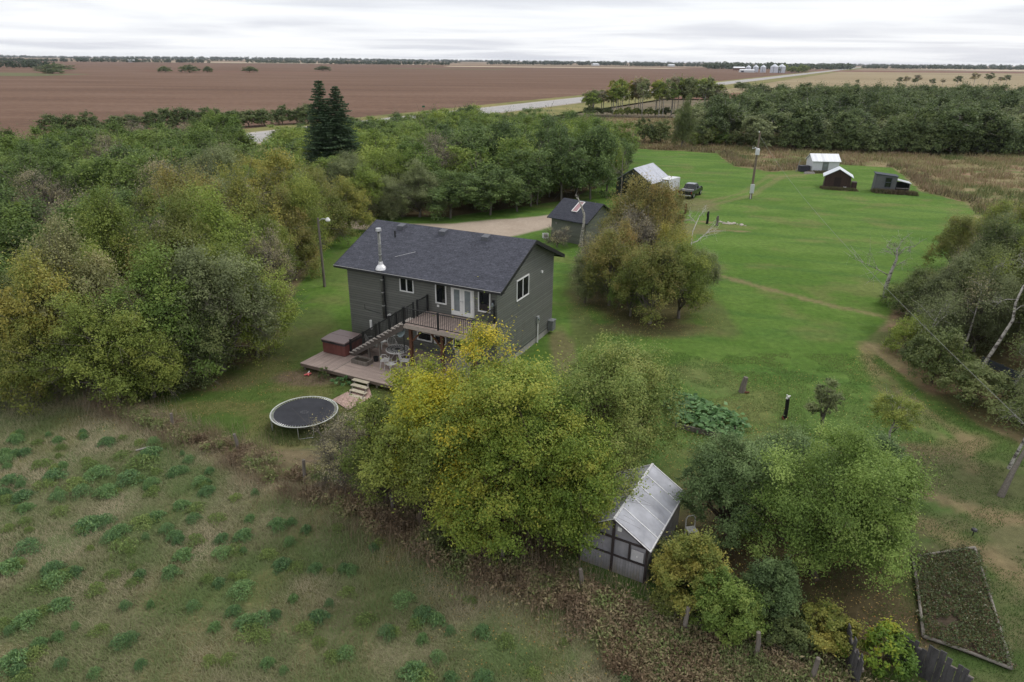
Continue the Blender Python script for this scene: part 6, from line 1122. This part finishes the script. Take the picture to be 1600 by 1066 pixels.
for (cx_, cy_, sx_, lb, sd_) in ((50, 106.4, 4.6, 'brown weeds around the brown shed', 41), (57, 103.4, 5.4, 'dry tall weeds around the grey shed', 42), (55.3, 123.8, 6, 'green weeds along the white shed', 43)):
    n = 2600; x = cx_ + rng0.uniform(-.5, .5, n) * sx_; y = cy_ - (x - cx_) * .38 + rng0.normal(0, .35, n) - .2
    if sd_ == 43: y = 123.9 + rng0.normal(0, .3, n) - .4
    grass_patch('shed_weeds', np.stack([x, y, x * 0], -1), .62 if sd_ == 42 else .4, .05, [(.1, (.12, .09, .06)), (.5, (.17, .14, .08)), (.9, (.10, .13, .05))], lb, sd_, .5)

# ------------------------------------------------------------ greenhouse
def film(name, col, tr, rough=.25):
    m = D.materials.new(name); m.use_nodes = True; t = m.node_tree; p = t.nodes['Principled BSDF']; o_ = t.nodes['Material Output']
    tcn = N(t, 'ShaderNodeTexCoord'); n1 = N(t, 'ShaderNodeTexNoise'); n1.inputs['Scale'].default_value = 1.7; n1.inputs['Detail'].default_value = 5; t.links.new(tcn.outputs['Object'], n1.inputs['Vector'])
    r = N(t, 'ShaderNodeValToRGB'); ramp(r, [(.3, S(col, .8)), (.7, col)]); t.links.new(n1.outputs['Fac'], r.inputs[0]); t.links.new(r.outputs[0], p.inputs['Base Color']); p.inputs['Roughness'].default_value = rough; p.inputs['Specular IOR Level'].default_value = .6
    mr = N(t, 'ShaderNodeMapRange'); mr.inputs['From Min'].default_value = .3; mr.inputs['From Max'].default_value = .7; mr.inputs['To Min'].default_value = tr + .12; mr.inputs['To Max'].default_value = tr - .12; t.links.new(n1.outputs['Fac'], mr.inputs['Value'])
    T1 = N(t, 'ShaderNodeBsdfTransparent'); T1.inputs[0].default_value = (.85, .87, .88, 1); mx = N(t, 'ShaderNodeMixShader'); t.links.new(mr.outputs[0], mx.inputs[0]); t.links.new(p.outputs[0], mx.inputs[1]); t.links.new(T1.outputs[0], mx.inputs[2]); t.links.new(mx.outputs[0], o_.inputs[0])
    b = N(t, 'ShaderNodeBump'); b.inputs['Strength'].default_value = .25; b.inputs['Distance'].default_value = .05; n2 = N(t, 'ShaderNodeTexNoise'); n2.inputs['Scale'].default_value = 3; t.links.new(tcn.outputs['Object'], n2.inputs['Vector']); t.links.new(n2.outputs['Fac'], b.inputs['Height']); t.links.new(b.outputs[0], p.inputs['Normal'])
    return m
FILM = film('clear_film', (.56, .57, .63), .22, .2); FILMG = film('dusty_film', (.42, .41, .44), .25, .25)
DKW = mat('dark_brown_frame', (.045, .035, .035), .8, noise=.25)
gh_ = empty('greenhouse', (3.86, 20.78, 0), rad(-29.5), 'greenhouse with dark wooden frame and translucent white plastic roof', 'greenhouse')
GW2, GLn, ge, gr2 = 1.36, 4.1, 1.62, 2.45
def panel(name, pts, m_, par=gh_): return MB().poly(pts, [tuple(range(len(pts)))]).build(name, m_, par)
for s_ in (-1, 1):
    e = (GW2 + .1) * s_; ez = ge - .06
    for i in range(5):
        y0 = -.08 + i * (GLn + .16) / 5; y1 = y0 + (GLn + .16) / 5
        MB().poly([(0, y0, gr2), (0, y1, gr2), (e, y1, ez), (e, y0, ez), (0, y0, gr2 - .012), (0, y1, gr2 - .012), (e, y1, ez - .012), (e, y0, ez - .012)], [(0, 1, 2, 3), (4, 5, 6, 7), (0, 3, 7, 4), (1, 5, 6, 2), (2, 6, 7, 3)]).build('roof_panel', FILM, gh_)
    for i in range(6): y0 = -.08 + i * (GLn + .16) / 5; MB().bar((0, y0, gr2 + .012), (e, y0, ez + .012), .05, .02).build('roof_rib', mat('pale_rib', (.66, .66, .68), .5) if (i == 0 and s_ < 0) else D.materials['pale_rib'], gh_)
    MB().bar((e, -.08, ez), (e, GLn + .08, ez), .05, .06).build('eave_rail', D.materials['pale_rib'], gh_)
    panel('side_panel', [(GW2 * s_, 0, 0), (GW2 * s_, GLn, 0), (GW2 * s_, GLn, ge), (GW2 * s_, 0, ge)], FILMG)
    for i in range(5): MB().box(*sorted((GW2 * s_ - s_ * .01, GW2 * s_ - s_ * .09)), i * GLn / 4 - (.04 if i else 0), i * GLn / 4 + (.04 if i < 4 else .0) + (.08 if i == 0 else 0) - (.0), 0, ge).build('wall_post', DKW, gh_)
    MB().bar((GW2 * s_ * .965, 0, .85), (GW2 * s_ * .965, GLn, .85), .05, .08).build('wall_rail', DKW, gh_)
MB().bar((0, -.1, gr2 + .02), (0, GLn + .1, gr2 + .02), .09, .05).build('ridge_cap', D.materials['pale_rib'], gh_)
panel('gable_panel', [(-GW2, .02, .82), (GW2, .02, .82), (GW2, .02, ge), (0, .02, gr2 - .02), (-GW2, .02, ge)], FILMG); panel('rear_panel', [(-GW2, GLn, 0), (GW2, GLn, 0), (GW2, GLn, ge), (0, GLn, gr2 - .02), (-GW2, GLn, ge)], FILMG)
MB().box(-GW2, GW2, -.01, .015, 0, .80).build('lower_panel', lines_mat('grey_ribbed_sheet', (.30, .29, .30), .11, 'X', .02, .6, .1, .15, .5), gh_)
fr = MB(); w_ = .085
fr.box(-GW2, -GW2 + w_, -.05, -.012, 0, ge).box(GW2 - w_, GW2, -.05, -.012, 0, ge).box(-.05, .05, -.055, -.012, 0, gr2 - .03).box(-GW2 + w_, -.05, -.048, -.012, .78, .85).box(.05, GW2 - w_, -.048, -.012, .78, .85).box(-GW2 + w_, -.05, -.048, -.012, ge - .06, ge + .02).box(.05, GW2 - w_, -.048, -.012, ge - .06, ge + .02).box(.62, .69, -.047, -.012, .85, ge - .06)
fr.bar((0, -.04, gr2 - .04), (-GW2 - .08, -.04, ge - .09), .04, .09).bar((0, -.04, gr2 - .04), (GW2 + .08, -.04, ge - .09), .04, .09)
fr.build('front_frame', DKW, gh_)
MB().box(.74, 1.22, -.06, -.013, .90, 1.36).build('vent_door', mat('pale_vent_panel', (.50, .49, .50), .5, noise=.08), gh_, bevel=.01); MB().tube([(.98, -.06, 1.13), (.98, -.1, 1.13)], .03, 8).build('knob', WHITE, gh_)
MB().box(.14, .30, -.03, -.0, 1.95, 2.12).build('vent_hole', WHITE, gh_)
pgm = empty('potting_bench', (3.86, 20.78, 0), rad(-29.5), 'wooden potting bench with green plants inside the greenhouse', 'bench'); MB().box(-1.2, -.55, .3, 3.8, .72, .78).build('bench_top', OLDWOOD, pgm)
for y_ in (.35, 2.05, 3.7):
    for x_ in (-1.15, -.6): MB().box(x_ - .03, x_ + .03, y_ - .03, y_ + .03, 0, .72).build('leg', OLDWOOD, pgm)
n = 900; p = np.stack([rng.uniform(-1.2, 1.1, n), rng.uniform(.5, 3.8, n), rng.uniform(.1, 1.2, n)], -1); V, F = diamonds(p, unit(rng.normal(size=p.shape) + np.array([0, 0, .5])), .16 * rng.uniform(.5, 1.3, n), .6, rng)
o = tag(link('greenhouse_plants', npmesh('greenhouse_plants', V, F, [LM['leafy']], False, {'tint': ('FLOAT', np.repeat(np.clip(rng.normal(.5, .2, n), 0, 1), 4))})), 'tangle of green plants growing inside the greenhouse', None, None, 'stuff'); o.location = (3.86, 20.78, 0); o.rotation_euler = (0, 0, rad(-29.5))

# ------------------------------------------------------------ farmyard far off
BIN = lines_mat('corrugated_bin', (.58, .61, .68), .9, 'Z', .05, .85, .12, .06, .4, .3)
for i, (x, y, r0, hh) in enumerate(((470, 1480, 5.2, 13), (481.5, 1470, 5.4, 14), (493, 1460, 5.4, 14), (501, 1420, 7.4, 16), (516.5, 1424, 7.4, 16))):
    b = empty('grain_bin', (x, y, 0), 0, ('leftmost small steel grain bin', 'second small steel grain bin from the left', 'third small steel grain bin, in the middle of the row', 'big steel grain bin, the left one of the larger pair', 'big steel grain bin at the right end next to the trees')[i], 'grain bin', 'grain bins beside the highway')
    MB().lathe([(0, -.3), (r0, -.3), (r0, hh * .68), (r0 + .15, hh * .68), (.7, hh * .97), (.7, hh), (0, hh)], 24).build('bin_wall', BIN, b)
    MB().box(-.5, .5, -r0 - .12, -r0 + .3, 0, 2.2).build('hatch', GALV, b)
    MB().bar((-r0 * .5, -r0 * .9, 0), (-r0 * .5, -r0 * .9, hh * .7), .4).build('ladder', DKGREY, b)
fsd = empty('machine_shed', (450, 1440, 0), 0, 'long low white shed left of the grain bins', 'shed'); MB().prism([(0, -.3), (9, -.3), (9, 3.6), (4.5, 5), (0, 3.6)], -8, 20).build('wall', WWALL, fsd); MB().prism([(-.4, 3.55), (4.5, 5.05), (4.5, 5.3), (-.4, 3.8)], -8.4, 20.4).build('roof', WTIN, fsd)
MB().box(-6, -1, -.15, -.02, 0, 3).build('door', D.materials['dark_navy'], fsd)
hs = empty('farmhouse', (556, 1810, 0), 0, 'far white farm building with bright roof above the machine shed', 'building'); MB().box(-16, 10, 0, 9, -.3, 5).build('wall', BROWNW, hs); MB().prism([(-.6, 5), (4.5, 8), (9.6, 5)], -17, 11).build('roof', WTIN, hs)
for i, (x, y, w) in enumerate(((-1450, 1830, 30), (640, 3000, 26), (990, 3120, 30), (-1300, 2500, 22), (350, 3150, 40))):
    fs = empty('farm_building', (x, y, 0), .2 * i, ('distant pale farm building at the left horizon edge', 'tiny distant shed left of the grain bins', 'tiny distant pale shed by the horizon trees', 'tiny white barn at far left horizon', 'tiny distant pale farm building at centre horizon')[i], 'building'); MB().box(-w / 2, w / 2, 0, 12, -1, 5).build('wall', WWALL, fs); MB().prism([(-.5, 5), (6, 8), (12.5, 5)], -w / 2, w / 2).build('roof', WTIN, fs)
sg = empty('road_sign', (-33, 262, 0), .4, 'small green road sign on a post beside the highway', 'road sign'); MB().bar((0, 0, -.5), (0, 0, 2.4), .1).build('post', OLDWOOD, sg); MB().box(-.5, .5, -.08, -.052, 1.8, 2.4).build('sign_board', mat('sign_green', (.02, .10, .05), .5), sg)

# fallen leaves under and around the nearer trees
n = 15000; cx_ = np.array([[-1, 24, 5.2], [11.5, 20.5, 4.2], [10.2, 50, 6], [-20, 37.5, 7], [10, 28, 5], [14, 33, 8], [2, 19, 5], [27, 38, 6]]); k = rng0.integers(0, len(cx_), n)
q = rng0.uniform(0, 6.283, n); rr = np.sqrt(rng0.uniform(0, 1, n)) * cx_[k, 2]; x = cx_[k, 0] + np.cos(q) * rr; y = cx_[k, 1] + np.sin(q) * rr; p = np.stack([x, y, .05 + rng0.uniform(0, .04, n)], -1)
V, F = diamonds(p, unit(rng0.normal(size=p.shape) * .35 + np.array([0, 0, 1])), .06 * rng0.uniform(.6, 1.3, n), .6, rng0)
fl = leaf_mat('fallen_leaf', [(.1, (.22, .13, .06)), (.4, (.38, .27, .10)), (.7, (.50, .42, .12)), (.9, (.45, .22, .08))], .8, .1, 0)
tag(link('fallen_leaves', npmesh('fallen_leaves', V, F, [fl], False, {'tint': ('FLOAT', np.repeat(rng0.uniform(0, 1, n), 4))})), 'scattered yellow and brown fallen leaves on the grass', None, None, 'stuff')
# extra slim birches in the right grove
for i, (x, y, h, lb) in enumerate(((33.4, 46.5, 5.2, 'slim pale birch at the back of the right edge grove'), (26.9, 40.9, 3.6, 'slim pale birch nearest the lawn in the right edge grove'), (31.6, 43.6, 5.8, 'slim pale birch between the dark crowns of the right edge grove'), (30.9, 36.0, 5.4, 'slim pale birch right of the big scarred birch'))):
    birch('birch_tree', [(x, y, 0), (x + .15, y, h * .35), (x + .1, y + .1, h * .7), (x + .35, y + .1, h)], .08, lb, [(.6, .9, .3, .9, .03), (.75, -.8, .3, .8, .03), (.9, .3, -.3, .8, .03), (.5, -.7, -.2, .7, .02)], nleaf=2200, key=('dark', 'grey', 'olive', 'dark')[i], seed=60 + i)

# ------------------------------------------------------------ haze
hz_ = MB().box(-6500, 6500, -300, 7500, -2.2, 45).build('haze', None)
hm = D.materials.new('haze_air'); hm.use_nodes = True; t = hm.node_tree; t.nodes.clear(); o_ = N(t, 'ShaderNodeOutputMaterial'); v_ = N(t, 'ShaderNodeVolumePrincipled')
v_.inputs['Color'].default_value = (.86, .91, 1, 1); v_.inputs['Density'].default_value = .000045; v_.inputs['Anisotropy'].default_value = .2
t.links.new(v_.outputs[0], o_.inputs['Volume']); hz_.data.materials.clear(); hz_.data.materials.append(hm)
tag(hz_, 'thin pale air over the prairie', None, None, 'stuff')
